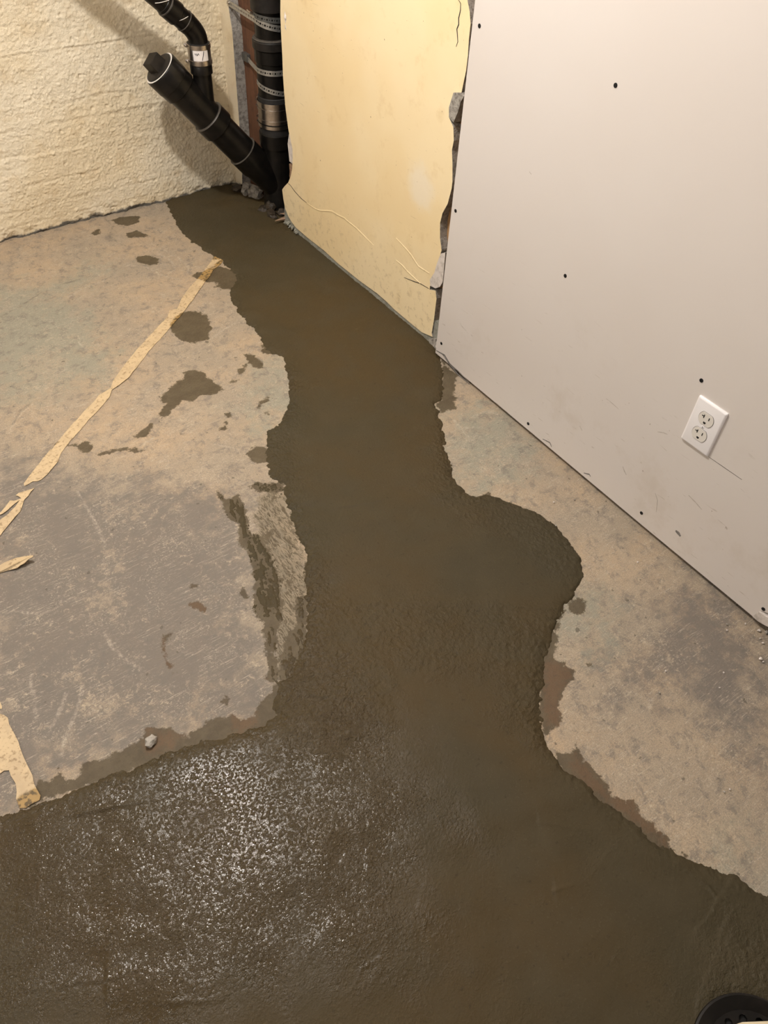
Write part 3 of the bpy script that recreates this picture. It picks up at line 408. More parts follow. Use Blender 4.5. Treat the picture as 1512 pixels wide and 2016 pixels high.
def mat_plain(name, col, rough=0.6, metal=0.0, var=0.25, scale=40, bump=0.15, bdist=0.001, dark=None, spec=0.5):
    k = NT(name)
    v = k.noise(scale, 5, 0.65)
    d = dark or tuple(c * (1 - var * 2) for c in col)
    return k.out(k.mix(k.ramp(v, 0.40, 0.72), col, d), rough, k.noise(scale * 4, 4, 0.6), bump, bdist, metal, spec)
def mat_wood(name, c1, c2, horizontal=False):
    k = NT(name)
    v = k.map((1, 8, 90) if horizontal else (90, 90, 3))
    g = k.noise(1.6, 6, 0.65, 1.2, v); g2 = k.noise(30, 4)
    col = k.mix(k.ramp(g, 0.32, 0.68), c1, c2)
    col = k.mix(k.math('MULTIPLY', k.ramp(g2, 0.52, 0.7), 0.4), col, tuple(c * 0.35 for c in c2))
    return k.out(col, 0.75, g, 0.4, 0.002)
def mat_tape():
    k = NT('dirty_masking_tape')
    col = k.mix(k.ramp(k.noise(24, 5, 0.65), 0.4, 0.65), (0.55, 0.42, 0.255), (0.47, 0.355, 0.22))
    col = k.mix(k.math('MULTIPLY', k.ramp(k.noise(130, 5, 0.7), 0.53, 0.64), 0.8), col, (0.26, 0.18, 0.095))
    wet = k.mask(k.attr('wet'), k.noise(60, 5, 0.7), 0.02, 0.004)
    col = k.mix(wet, col, k.mix(k.ramp(k.noise(110, 4), 0.45, 0.6), (0.33, 0.21, 0.075), (0.10, 0.065, 0.025)))
    return k.out(col, 0.6, k.noise(120, 5, 0.65), 0.5, 0.0015)

M = dict(
    floor=mat_floor(), cement=mat_cement(), wall=mat_concrete_wall(), yellow=mat_plaster_paint(), drywall=mat_drywall(), tape=mat_tape(),
    plaster=mat_plain('broken_grey_plaster', (0.40, 0.37, 0.33), 0.85, var=0.3, scale=90, bump=0.9, bdist=0.004, dark=(0.16, 0.145, 0.125)),
    white=mat_plain('white_gypsum', (0.66, 0.60, 0.56), 0.85, scale=70, bump=0.6, bdist=0.003, dark=(0.45, 0.40, 0.36)),
    basecoat=mat_plain('bare_bluegrey_plaster_base', (0.27, 0.265, 0.225), 0.8, scale=55, bump=0.8, bdist=0.003, dark=(0.155, 0.15, 0.12)),
    primer=mat_plain('pale_filler_smear', (0.84, 0.74, 0.56), 0.5, var=0.05, scale=20),
    abs=mat_plain('black_abs_plastic', (0.0045, 0.004, 0.0036), 0.33, scale=30, bump=0.12, dark=(0.011, 0.009, 0.0075), spec=0.28),
    absdust=mat_plain('dusty_black_plastic', (0.016, 0.013, 0.011), 0.5, scale=45, dark=(0.007, 0.006, 0.005), spec=0.3),
    rubber=mat_plain('black_rubber', (0.012, 0.011, 0.011), 0.6, scale=60, dark=(0.02, 0.018, 0.016)),
    glue=mat_plain('grey_solvent_line', (0.07, 0.06, 0.05), 0.5, scale=80),
    seal=mat_plain('white_thread_seal', (0.78, 0.74, 0.70), 0.5, scale=120, var=0.12),
    steel=mat_plain('stainless_band', (0.55, 0.50, 0.46), 0.28, 1.0, var=0.12, scale=60, bump=0.05),
    zinc=mat_plain('galvanised_strap', (0.50, 0.49, 0.46), 0.45, 0.85, var=0.15, scale=80),
    zincdark=mat_plain('dull_dark_strap', (0.16, 0.16, 0.15), 0.5, 0.7, var=0.2, scale=80),
    screw=mat_plain('black_screw', (0.012, 0.013, 0.016), 0.45, 0.4, scale=200),
    stud=mat_wood('reddish_stud_wood', (0.155, 0.066, 0.030), (0.085, 0.034, 0.016)),
    pine=mat_wood('tan_stud_wood', (0.46, 0.27, 0.12), (0.32, 0.175, 0.075)),
    splinter=mat_wood('torn_lath_wood', (0.34, 0.22, 0.14), (0.22, 0.13, 0.08), True),
    dark=mat_plain('cavity_dark', (0.03, 0.025, 0.02), 0.9, scale=20),
    plate=mat_plain('white_plastic_plate', (0.80, 0.775, 0.785), 0.28, scale=20, var=0.01, bump=0.0),
    ivory=mat_plain('offwhite_receptacle', (0.70, 0.665, 0.62), 0.35, scale=20, var=0.02, bump=0.0),
    slot=mat_plain('slot_black', (0.008, 0.008, 0.008), 0.7, scale=50, bump=0.0),
    sticker=mat_plain('white_sticker', (0.75, 0.71, 0.70), 0.5, scale=30, var=0.05),
    ceiling=mat_plain('ceiling_boards', (0.42, 0.39, 0.36), 0.8, scale=6),
    cream=mat_plain('cream_wall', (0.50, 0.47, 0.43), 0.8, scale=5, var=0.1),
    stone=mat_plain('grey_stone', (0.36, 0.33, 0.29), 0.6, scale=120),
    scuff=mat_plain('scuff_grey', (0.20, 0.185, 0.175), 0.7, scale=120), faint=mat_plain('faint_scuff', (0.40, 0.355, 0.31), 0.7, scale=120, dark=(0.52, 0.47, 0.43)),
    pale=mat_plain('pale_board', (0.72, 0.62, 0.44), 0.6, scale=30, var=0.08),
    wetmud=mat_plain('dark_wet_mud', (0.045, 0.032, 0.020), 0.35, scale=60, bump=0.8, bdist=0.004, dark=(0.02, 0.015, 0.01)),
)

# ------------------------------------------------------------------ floor
def axis(lo, a, b, hi, step, coarse=0.15):
    return np.concatenate([np.arange(lo, a, coarse), np.arange(a, b, step), np.arange(b, hi + coarse * .5, coarse)])
gx = axis(-2.4, -0.45, 1.42, 1.55, 0.007); gy = axis(-1.9, -0.30, 2.735, 2.9, 0.007)
X, Y = np.meshgrid(gx, gy); x = X.ravel(); y = Y.ravel()
zf = 0.0012 * fbm(x, y, 3.0, 3, 5)
me = grid_mesh('floor', np.stack([x, y, zf], 1), len(gx), len(gy), attrs=dict(
    wet=union(x, y, WET), rust=union(x, y, RUST), tan=union(x, y, TAN), green=union(x, y, GREEN, 0.2), grey=union(x, y, GREY, 0.25),
    film=union(x, y, FILM), scuff=union(x, y, SCUFF, 0.03, line_dist), darkline=union(x, y, DARKL, 0.03, line_dist)))
tag(link('floor', me, M['floor']), 'old concrete basement floor with worn grey and tan paint', kind='structure')

# ------------------------------------------------------------------ cement fill
st = 0.0026
gx = np.arange(-0.62, 1.40, st); gy = np.arange(-0.42, 2.715, st)
X, Y = np.meshgrid(gx, gy); x = X.ravel(); y = Y.ravel()
s0 = poly_sdf(x, y, CEMENT, 0.08)
s = s0 + 0.0060 * fbm(x, y, 30, 5, 11, 0.62)
rough_s = union(x, y, ROUGH, 0.06)
rmask = np.clip(-rough_s / 0.03 + 0.3, 0, 1)
edge = np.clip(1 - (-s) / 0.035, 0, 1)
h = 0.0075 * (1 - np.exp(-np.clip(-s, 0, 1) / 0.009)) - 0.003 * np.clip(s / 0.004, 0, 1) - 0.0008
inside = np.clip(-s / 0.006, 0, 1)
h += inside * (0.0022 * fbm(x, y, 6, 3, 3) + 0.0006 * fbm(x, y, 40, 3, 23) * (0.4 + rmask))
h += inside * (0.0013 * rmask + 0.0020 * edge) * fbm(x, y, 110, 2, 31)
for i, r in enumerate(RIDGE):
    xx = x + 0.003 * vnoise(x, y, 25, 50 + i); yy = y + 0.003 * vnoise(x, y, 25, 80 + i)
    d = line_dist(xx, yy, r, 0.06)
    (ax, ay), (bx, by) = r[0], r[-1]
    side = np.sign((bx - ax) * (yy - ay) - (by - ay) * (xx - ax))
    amt = np.clip(0.55 + 0.9 * vnoise(x, y, 9, 140 + i), 0.1, 1.2)
    h += inside * amt * (0.0017 * np.exp(-(d / 0.0028) ** 2) + side * 0.0011 * (1 - np.exp(-(d / 0.003) ** 2)) * np.exp(-d / 0.016))
# broad trowel strokes
h += inside * 0.0007 * np.sin(70 * (0.5 * x + 0.87 * y) + 5 * fbm(x, y, 2.5, 2, 77)) * np.clip(fbm(x, y, 2, 2, 9) + 0.2, 0, 1)
# thin smears dragged out over the old floor beside the fill
sm = union(x, y, [WET[i] for i in (21, 22, 23, 24, 25, 26, 27, 28)] + FILM, 0.03)
ua = -0.302 * x + -0.953 * y; va = -0.953 * x - -0.302 * y
drag = fbm(va, ua * 0.22, 80, 5, 301, 0.72)
core = np.clip(-union(x, y, [WET[i] for i in (21, 22, 23, 27, 28)], 0.03) / 0.010, -1, 1)
hs = -0.0009 + 0.0016 * core + 0.0024 * drag + 0.0011 * fbm(x, y, 120, 2, 305)
hs = np.where(sm < 0.002, np.minimum(hs, 0.0028), -0.004)
h = np.maximum(h, hs)
k = (s.reshape(X.shape) < 0.010) | (hs.reshape(X.shape) > 0.0006)
keep = (k[:-1, :-1] | k[1:, :-1] | k[:-1, 1:] | k[1:, 1:])
inr = ((X < 1.282) | (Y > 2.30)) & (np.hypot(X - DRAIN[0], Y - DRAIN[1]) > DRAIN[2] - 0.004); keep &= inr[:-1, :-1]
me = grid_mesh('cement_fill', np.stack([x, y, h], 1), len(gx), len(gy), keep,
    dict(gloss=union(x, y, GLOSS, 0.25), rough=rough_s))
tag(link('cement_fill', me, M['cement']), 'fresh wet brown cement fill running across the basement floor', 'cement')

# ------------------------------------------------------------------ left concrete wall
gx = axis(-2.4, 0.25, 1.28, 1.30, 0.0032, 0.1); gz = np.concatenate([np.arange(-0.02, 0.78, 0.0032), np.arange(0.78, 2.3, 0.1)])
X, Z = np.meshgrid(gx, gz); x = X.ravel(); z = Z.ravel()
fine = np.clip((x - 0.2) / 0.1, 0, 1) * np.clip((0.80 - z) / 0.05, 0, 1)
d = 0.006 * fbm(x, z, 3.5, 2, 201) + fine * (0.0014 * fbm(x, z * 1.1, 30, 3, 205, 0.6) + 0.0034 * np.abs(fbm(x, z, 80, 3, 215, 0.65)))
for zc, slope, amp, w, sd in FORMS:
    zl = zc + slope * (x - 0.6) + 0.006 * vnoise(x, z * 0 + sd, 9, int(sd))
    on = np.clip(0.6 + 1.2 * vnoise(x, z * 0 + sd * 2, 4, int(sd) + 3), 0, 1)
    d += fine * on * 0.5 * amp * (np.exp(-((z - zl) / w) ** 2) - 0.8 * np.exp(-((z - zl + 1.6 * w) / w) ** 2))
pits = vnoise(x, z, 60, 240); d -= fine * 0.004 * np.clip((pits - 0.62) / 0.2, 0, 1)
foot = np.clip((0.03 - z) / 0.03, 0, 1) * fine
yw = 2.703 - d + foot * 0.010 * (0.4 + fbm(x, z, 20, 3, 260))
me = grid_mesh('wall_left', np.stack([x, yw, z], 1), len(gx), len(gz))
wl = tag(link('wall_left', me, M['wall']), 'rough cream painted concrete wall behind the black pipes', kind='structure')

# ------------------------------------------------------------------ right wall: plaster panel, stud cavity, base
XP = 1.276
top = 2.25
outl = list(PANEL) + [(PANEL[-1][0], top), (PANEL[0][0], top)]
wr = prism('wall_right', outl, XP, XP + 0.024, [M['yellow'], M['plaster']], jitter=0.0015)
tag(wr, 'yellow painted plaster wall panel with ragged broken edges', kind='structure')
rem = [(2.643, 0.66), (2.622, 0.54), (2.626, 0.40), (2.631, 0.25), (2.634, 0.10), (2.648, 0.05), (2.655, 0.0), (2.72, 0.0), (2.72, top), (2.643, top)]
prism('plaster_strip', rem, XP + 0.002, XP + 0.038, [M['wall'], M['plaster']], wr, 0.002, 3)
b = MB(); n = 90; ys = np.linspace(1.424, 2.335, n); rr_ = random.Random(4); vs = []; fs = []
for i, yy in enumerate(ys):
    zt = 0.085
    zz = [0, 0.012, 0.03, zt]
    for j, q in enumerate(zz):
        vs.append((XP + (0.0045 if j else 0.001) + rr_.uniform(-0.0018, 0.0018) - (0.003 if j == 1 else 0), yy, q))
    vs.append((XP + 0.02, yy, zt))
for i in range(n - 1):
    for j in range(4): fs.append((i*5+j, (i+1)*5+j, (i+1)*5+j+1, i*5+j+1))
b.add(vs, fs).build('base_coat', M['basecoat'], wr, True, 60)
MB().box((1.314, 2.518, 0.0), (1.40, 2.715, top)).build('stud', M['stud'], wr, bevel=0.002)
MB().box((1.3005, 1.34, 0.0), (1.39, 1.62, top)).build('stud', M['pine'], wr, bevel=0.002)
MB().box((1.44, -1.9, -0.02), (1.46, 2.75, top)).build('cavity_back', M['dark'], wr)
MB().box((1.302, -1.9, 0.0), (1.39, 1.338, 0.038)).build('bottom_plate', M['pine'], wr, bevel=0.002)
for i, c in enumerate(PCRACK):
    MB().ribbon([(XP - 0.0003, p[0], p[1]) for p in c], (-1, 0, 0), 0.0034 if i == 0 else 0.0028, 0.0005).build('crack', M['dark'], wr)
for i, c in enumerate(PRIDGE):
    MB().ribbon([(XP, p[0], p[1]) for p in c], (-1, 0, 0), 0.007, 0.0009).build('paint_ridge', M['yellow'], wr, True, 80)
for i, c in enumerate(CHIPS):
    prism('plaster_chip', c, XP - 0.0025, XP + 0.02, [M['white'] if i == 1 else M['plaster'], M['plaster']], wr, 0.002, 9 + i)
for i, (yy, zz, s_) in enumerate([(2.262, 0.665, 0.012), (2.264, 0.64, 0.008), (1.426, 0.84, 0.009), (1.435, 0.02, 0.013), (1.450, 0.012, 0.010), (1.43, 0.05, 0.008)]):
    lump('plaster_crumb', (XP + 0.004, yy, zz), (0.006, s_ * 0.7, s_ * 1.3), M['white'], wr, 30 + i, 2, 0.3)
# torn lath edges in the notch and at the foot of the panel
for i, pts in enumerate(SPL):
    b = MB(); b.tube(pts, [0.006, 0.0055, 0.0008][:len(pts)] if len(pts) == 3 else [0.005, 0.0008], 6)
    b.build('lath_splinter', M['splinter'], wr)
nd = [p for p in PANEL if 0.14 < p[1] < 0.31 and p[0] > 2.2]
ly = min(p[0] for p in nd)
prism('lath_layer', [(2.200, 0.33), (2.292, 0.325), (2.304, 0.29), (2.300, 0.26), (2.297, 0.235), (2.200, 0.23)], XP + 0.012, XP + 0.03, [M['white'], M['white']], wr, 0.001, 21)
prism('lath', [(2.200, 0.228), (2.300, 0.226), (2.298, 0.20), (2.302, 0.185), (2.296, 0.165), (2.200, 0.16)], XP + 0.012, XP + 0.03, [M['splinter'], M['splinter']], wr, 0.001, 22)
for i, (yy, zz) in enumerate([(2.300, 0.018), (2.285, 0.012), (2.272, 0.016), (2.255, 0.010), (2.24, 0.012), (2.315, 0.012)]):
    lump('plaster_crumb', (XP - 0.002 + 0.004 * (i % 2), yy, zz), (0.006, 0.012, 0.007), M['basecoat'], wr, 60 + i, 2, 0.4)

# hidden rest of the room
tag(MB().box((-2.45, -1.95, -0.02), (-2.40, 2.75, top)).build('wall_rear', M['cream']), 'plain cream basement wall outside the picture on the left', kind='structure')
tag(MB().box((-2.40, -1.95, -0.02), (1.46, -1.90, top)).build('wall_back', M['cream']), 'plain cream basement wall behind the camera', kind='structure')
tag(MB().box((-2.45, -1.95, top), (1.50, 2.78, top + 0.04)).build('ceiling', M['ceiling']), 'low board ceiling above the picture', kind='structure')

# ------------------------------------------------------------------ drywall sheet
XD = 1.254
dy = 1.4152
dw = prism('drywall_sheet', [(dy, 0.012), (dy, top), (-1.88, top), (-1.88, 0.012), (0.13, 0.012), (0.15, 0.055), (0.22, 0.062), (0.262, 0.056), (0.284, 0.043), (0.2925, 0.0135), (0.6, 0.011), (1.0, 0.012)],
    XD, XD + 0.0127, [M['drywall'], M['white']], None, 0.0006)
tag(dw, 'pale drywall sheet screwed to the right wall beside the yellow plaster', 'drywall')
for i, (yy, zz) in enumerate(SCREWS):
    b = MB(); b.lathe((XD - 0.0004, yy, zz), (-1, 0, 0), [(-0.002, 0.0044), (0.0004, 0.0044), (0.0008, 0.0036), (0.0001, 0.0012)], 16)
    b.build('screw', M['screw'], dw, True, 50)
for i, c in enumerate(DMARK):
    MB().ribbon([(XD - 0.00015, p[0], p[1]) for p in c], (-1, 0, 0), [0.004, 0.004, 0.009, 0.002, 0.0011, 0.003, 0.002, 0.0012, 0.002, 0.007, 0.004, 0.003, 0.002, 0.002][i], 0.0003).build('scuff_mark', M['dark'] if i == 4 else (M['scuff'] if i in (0, 1, 2, 9, 10) else M['faint']), dw)
prism('broken_corner', [(0.2915, 0.017), (0.285, 0.040), (0.266, 0.043), (0.255, 0.051), (0.205, 0.054), (0.20, 0.034), (0.24, 0.028), (0.262, 0.020), (0.278, 0.016)], XD - 0.004, XD + 0.012, [M['white'], M['white']], dw, 0.003, 5)

# ------------------------------------------------------------------ electrical outlet
py, pz = PLATE
ol = empty('electrical_outlet', (XD, py, pz), 'white duplex electrical outlet mounted low on the drywall', 'outlet')
def rounded_plate(w, hgt, r, seg=5):
    pts = []
    for cx, cy, a0 in ((w/2-r, hgt/2-r, 0), (-w/2+r, hgt/2-r, 90), (-w/2+r, -hgt/2+r, 180), (w/2-r, -hgt/2+r, 270)):
        for i in range(seg + 1):
            a = math.radians(a0 + 90 * i / seg); pts.append((cx + r * math.cos(a), cy + r * math.sin(a)))
    return pts
vs = []; fs = []
layers = [(0.0015, 0.0), (0.0, 0.0), (0.0, 0.0030), (0.0018, 0.0052), (0.0042, 0.0060)]
b = MB(); N0 = 0
for ins, xo in layers:
    p = rounded_plate(0.0705 - 2 * ins, 0.1148 - 2 * ins, 0.0025); N0 = len(p)
    vs += [(XD - xo, py - u, pz + v) for u, v in p]
for i in range(len(layers) - 1):
    for j in range(N0): fs.append((i*N0+j, i*N0+(j+1) % N0, (i+1)*N0+(j+1) % N0, (i+1)*N0+j))
fs.append(tuple(range((len(layers)-1)*N0, len(layers)*N0)))
b.add(vs, fs).build('cover_plate', M['plate'], ol, True, 35)
def recept(zc):
    pts = []
    for i in range(48):
        a = 2 * math.pi * i / 48; u = 0.0174 * math.cos(a); v = 0.0174 * math.sin(a); v = max(-0.0142, min(0.0142, v)); pts.append((u, v))
    b = MB(); b.add([(XD - 0.0055, py - u * 1.04, zc + v * 1.04) for u, v in pts] + [(XD - 0.0062, py - u * 1.04, zc + v * 1.04) for u, v in pts], [tuple(range(48, 96))] + [(i, (i+1) % 48, 48 + (i+1) % 48, 48 + i) for i in range(48)])
    rim = b.build('receptacle', M['glue'], ol)
    b = MB(); b.add([(XD - 0.0060, py - u, zc + v) for u, v in pts] + [(XD - 0.0072, py - u * .99, zc + v * .99) for u, v in pts], [tuple(range(48, 96))] + [(i, (i+1) % 48, 48 + (i+1) % 48, 48 + i) for i in range(48)])
    b.build('receptacle_face', M['ivory'], rim)
    xs = XD - 0.0074
    def slot(u0, u1, v0, v1): MB().box((xs, py - u1, zc + v0), (xs + 0.002, py - u0, zc + v1)).build('slot', M['slot'], rim)
    # u grows towards the viewer's right (-y)
    slot(-0.0072, -0.0050, 0.0008, 0.0088); slot(-0.0112, -0.0072, 0.0037, 0.0059)
    slot(0.0052, 0.0074, 0.0012, 0.0080)
    g = [(0.0030 * math.cos(math.radians(a)), 0.0030 * math.sin(math.radians(a))) for a in range(180, 361, 15)]
    g = [(-0.0030, 0.0018)] + g + [(0.0030, 0.0018)]; m_ = len(g)
    b = MB(); b.add([(xs, py - u, zc - 0.0080 + v) for u, v in g] + [(xs + 0.002, py - u, zc - 0.0080 + v) for u, v in g], [tuple(range(m_))] + [(i, (i+1) % m_, m_ + (i+1) % m_, m_ + i) for i in range(m_)])
    b.build('slot', M['slot'], rim)
recept(pz + 0.0196); recept(pz - 0.0196)
sc = MB().lathe((XD - 0.0058, py, pz), (-1, 0, 0), [(0, 0.0030), (0.0010, 0.0030), (0.0015, 0.0022)], 20).build('screw', M['plate'], ol, True, 50)
MB().box((XD - 0.0076, py - 0.0004, pz - 0.0024), (XD - 0.0072, py + 0.0004, pz + 0.0024)).build('screw_slot', M['slot'], sc)

# ------------------------------------------------------------------ drain stack in the wall cavity
SX, SY = 1.335, 2.466
def zc(k_): return SZ[k_]
stk = empty('drain_stack', (SX, SY, 0.0), 'vertical black plastic drain stack standing in the open wall cavity', 'drain pipe')
UP = (0, 0, 1)
def vcyl(name, z0, z1, r, m, parent, ch=0.0015):
    return MB().lathe((SX, SY, z0), UP, [(0, r - ch), (ch, r), (z1 - z0 - ch, r), (z1 - z0, r - ch)], 48).build(name, m, parent, True, 35)
vcyl('pipe', zc(205) - 0.01, zc(84) + 0.002, 0.0515, M['abs'], stk)
vcyl('pipe', zc(84) - 0.004, 2.24, 0.0490, M['abs'], stk)
vcyl('upper_collar', zc(35) + 0.012, zc(0) + 0.03, 0.058, M['absdust'], stk)
hb = vcyl('hub', zc(103), zc(84), 0.0605, M['absdust'], stk, 0.003)
MB().lathe((SX, SY, zc(84) - 0.001), UP, [(0, 0.0500), (0.0025, 0.0590), (0.005, 0.0560), (0.0065, 0.0500)], 48).build('dusty_lip', M['glue'], hb, True, 60)
vcyl('sleeve', zc(143) + 0.02, zc(103), 0.0555, M['abs'], stk)
fit = MB().lathe((SX, SY, 0.0), UP, [(-0.01, 0.058), (0.03, 0.058), (0.06, 0.055), (0.12, 0.052), (zc(296), 0.0525), (zc(296) + 0.001, 0.0580), (zc(268) - 0.002, 0.0585), (zc(268), 0.056)], 48).build('wye_fitting', M['abs'], stk, True, 35)
# no-hub coupling on the stack
cp = empty('pipe_coupling', (SX, SY, zc(268)), 'shiny steel banded coupling clamped around the vertical drain stack', 'coupling')
vcyl('rubber_sleeve', zc(268) - 0.004, zc(196), 0.0545, M['rubber'], cp)
vcyl('steel_shield', zc(246), zc(214), 0.0565, M['steel'], cp, 0.0005)
def hose_clamp(z0, z1, r, parent, az, cx=SX, cy=SY, name='clamp_band'):
    band = MB().lathe((cx, cy, z0), UP, [(0, r), (0, r + 0.0018), (z1 - z0, r + 0.0018), (z1 - z0, r)], 48, cap=False).build(name, M['steel'], parent, True, 35)
    a = math.radians(az); px_, py_ = cx + (r + 0.005) * math.cos(a), cy + (r + 0.005) * math.sin(a)
    t = Vector((-math.sin(a), math.cos(a), 0)); zm = (z0 + z1) / 2
    MB().lathe(Vector((px_, py_, zm)) - t * 0.011, t, [(0, 0.0035), (0.001, 0.0052), (0.007, 0.0052), (0.008, 0.003), (0.022, 0.003)], 10).build('clamp_screw', M['steel'], band, True, 40)
    return band
for z0, z1 in ((zc(214), zc(205)), (zc(218) - 0.009, zc(218) + 0.001), (zc(246), zc(240) + 0.002), (zc(255), zc(246) - 0.004)):
    hose_clamp(z0, z1, 0.0568, cp, 128)

# perforated straps
def perforated(name, path, width, hole, pitch, m, parent):
    """path: points with (pos, normal); real holes cut along the strip"""
    P = [Vector(p) for p, _ in path]; Nn = [Vector(n_).normalized() for _, n_ in path]
    L = [0.0]
    for i in range(1, len(P)): L.append(L[-1] + (P[i] - P[i-1]).length)
    def at(s):
        s = max(0, min(L[-1], s))
        for i in range(1, len(P)):
            if s <= L[i] + 1e-9:
                f = (s - L[i-1]) / max(1e-9, L[i] - L[i-1]); p = P[i-1].lerp(P[i], f); n_ = Nn[i-1].lerp(Nn[i], f).normalized()
                t = (P[i] - P[i-1]).normalized(); return p, n_, n_.cross(t).normalized()
    cells = int(L[-1] / pitch); b = MB()
    for c in range(cells):
        s0 = c * pitch; sm = s0 + pitch / 2; r = hole * (1.0 if c % 2 else 0.62)
        outer = [(pitch/2, 0), (pitch/2, width/2), (0, width/2), (-pitch/2, width/2), (-pitch/2, 0), (-pitch/2, -width/2), (0, -width/2), (pitch/2, -width/2)]
        inner = [(r * math.cos(math.pi * i / 4), r * math.sin(math.pi * i / 4)) for i in range(8)]
        vs = []
        for u, v in outer + inner:
            p, n_, w = at(sm + u); vs.append(p + w * v)
        for u, v in outer + inner:
            p, n_, w = at(sm + u); vs.append(p + w * v + n_ * 0.0012)
        fs = []
        for i in range(8):
            j = (i + 1) % 8
            fs += [(16+i, 16+j, 24+j, 24+i), (i, 8+i, 8+j, j), (8+i, 24+i, 24+j, 8+j)]
            if i not in (3, 4, 7, 0): fs.append((i, j, 16+j, 16+i))
        b.add(vs, fs)
    return b.build(name, m, parent)
def arc(r, a0, a1, z0, z1, n_=26):
    out = []
    for i in range(n_ + 1):
        f = i / n_; a = math.radians(a0 + (a1 - a0) * f)
        out.append(((SX + r * math.cos(a), SY + r * math.sin(a), z0 + (z1 - z0) * f), (math.cos(a), math.sin(a), 0)))
    return out
def lead(start, r, z_at):
    """straight run from a fixing point to where the strap meets the pipe"""
    S = Vector((start[0] - SX, start[1] - SY)); dist = S.length; base = math.atan2(S.y, S.x); off = math.acos(min(1, r / dist))
    a = base + off; return math.degrees(a)
r1 = 0.0510
a1 = lead((1.279, 2.640), r1, 0)
s1 = empty('pipe_strap', (1.279, 2.640, zc(35)), 'long perforated metal strap nailed to the plaster edge and slung round the stack', 'pipe strap')
ap = arc(r1, a1, 285, zc(45) + 0.002, zc(62) + 0.004)
ps = [((1.279, 2.640, zc(35) - 0.004), ap[0][1]), ((1.279, 2.625, zc(35) - 0.004), ap[0][1])] + ap
perforated('band', ps, 0.018, 0.0032, 0.0078, M['zinc'], s1)
MB().lathe((1.2775, 2.632, zc(35) - 0.004), (-1, 0, 0), [(0, 0.006), (0.002, 0.006), (0.004, 0.003)], 12).build('nail_head', M['steel'], s1, True, 40)
s2 = empty('pipe_strap', (SX, SY, zc(35)), 'short dull perforated band around the topmost visible piece of the stack', 'pipe strap')
perforated('band', arc(0.0512, 150, 285, zc(35) + 0.004, zc(45) + 0.004), 0.016, 0.0028, 0.0078, M['zincdark'], s2)
MB().lathe((SX + 0.0515 * math.cos(2.62) - 0.01, SY + 0.0515 * math.sin(2.62) + 0.004, zc(35) + 0.004), (0, 1, 0.1), [(-0.012, 0.0045), (-0.008, 0.0045), (-0.008, 0.0028), (0.012, 0.0028)], 10).build('bolt', M['steel'], s2, True, 40)
r3 = 0.0535
a2 = lead((1.311, 2.600), r3, 0)
s3 = empty('pipe_strap', (1.311, 2.600, zc(143)), 'bright perforated strap screwed to the wooden stud below the grey hub', 'pipe strap')
ap = arc(r3, a2, 285, zc(143), zc(143) - 0.003)
perforated('band', [((1.311, 2.606, zc(143) - 0.002), ap[0][1])] + ap, 0.0165, 0.0032, 0.0082, M['zinc'], s3)
MB().box((1.300, 2.575, zc(143) - 0.012), (1.314, 2.612, zc(143) + 0.012)).build('end_bracket', M['zincdark'], s3, bevel=0.002)
s4 = empty('pipe_strap', (SX, SY, zc(180)), 'slanting bright perforated strap just above the steel coupling', 'pipe strap')
perforated('band', arc(0.0530, 160, 285, zc(180) + 0.018, zc(180) - 0.012), 0.0155, 0.0032, 0.0082, M['zinc'], s4)

# ------------------------------------------------------------------ slanting cleanout arm
B = Vector(B); E = Vector(E); AX = (E - B); AL = AX.length; AD = AX.normalized()
t1, t2, t2b, t3, tv = [t * AL for t in TR]
co = empty('cleanout_arm', (B.x, B.y, 0.0), 'slanting black cleanout pipe with screw plug leaning out from the wall', 'drain pipe')
RP, RH = 0.0500, 0.0568
def along(name, prof, m, parent, seg=48): return MB().lathe(B, AD, prof, seg).build(name, m, parent, True, 35)
along('wye_arm', [(-0.02, 0.047), (t3 - 0.075, 0.051), (t3 - 0.06, RH - 0.002), (t3 - 0.002, RH - 0.002), (t3, RH - 0.005)], M['abs'], stk)
along('pipe', [(t3 - 0.01, RP), (t2b + 0.01, RP)], M['abs'], co)
wy_ = along('wye_body', [(t2b, RH - 0.003), (t2b + 0.003, RH), (t2 - 0.003, RH), (t2, RH - 0.003), (t2 + 0.001, RP + 0.001), (t1, RP + 0.001)], M['abs'], co)
along('solvent_ring', [(t2 - 0.003, RH - 0.002), (t2 - 0.001, RH + 0.0012), (t2 + 0.0015, RH - 0.001), (t2 + 0.002, RP)], M['glue'], wy_)
along('solvent_ring', [(t3 - 0.002, RH - 0.004), (t3 - 0.0005, RH - 0.0012), (t3 + 0.0005, RH - 0.004), (t3 + 0.001, RP)], M['glue'], stk)
hub = along('cleanout_hub', [(t1 - 0.004, RP), (t1, RH - 0.001), (t1 + 0.030, RH), (t1 + 0.031, RH + 0.0012), (AL - 0.004, RH + 0.0016), (AL, RH - 0.001)], M['abs'], co)
along('thread_seal', [(AL - 0.0005, RH - 0.0045), (AL + 0.0016, RH - 0.001), (AL + 0.0022, RH - 0.0022), (AL + 0.002, RH - 0.005)], M['seal'], hub)
pl = along('cleanout_plug', [(AL - 0.004, RH - 0.006), (AL + 0.005, RH - 0.006), (AL + 0.007, RH - 0.009), (AL + 0.0065, 0.02)], M['absdust'], co)
side = AD.cross(Vector((0, 1, 0))).normalized(); fw = AD.cross(side).normalized()
c_, s_ = math.cos(0.35), math.sin(0.35); u_ = side * c_ + fw * s_; v_ = fw * c_ - side * s_
vs = []
for tt, hw in ((AL + 0.004, 0.0235), (AL + 0.040, 0.022)):
    for a_, b_ in ((-1, -1), (1, -1), (1, 1), (-1, 1)): vs.append(B + AD * tt + u_ * hw * a_ + v_ * hw * b_)
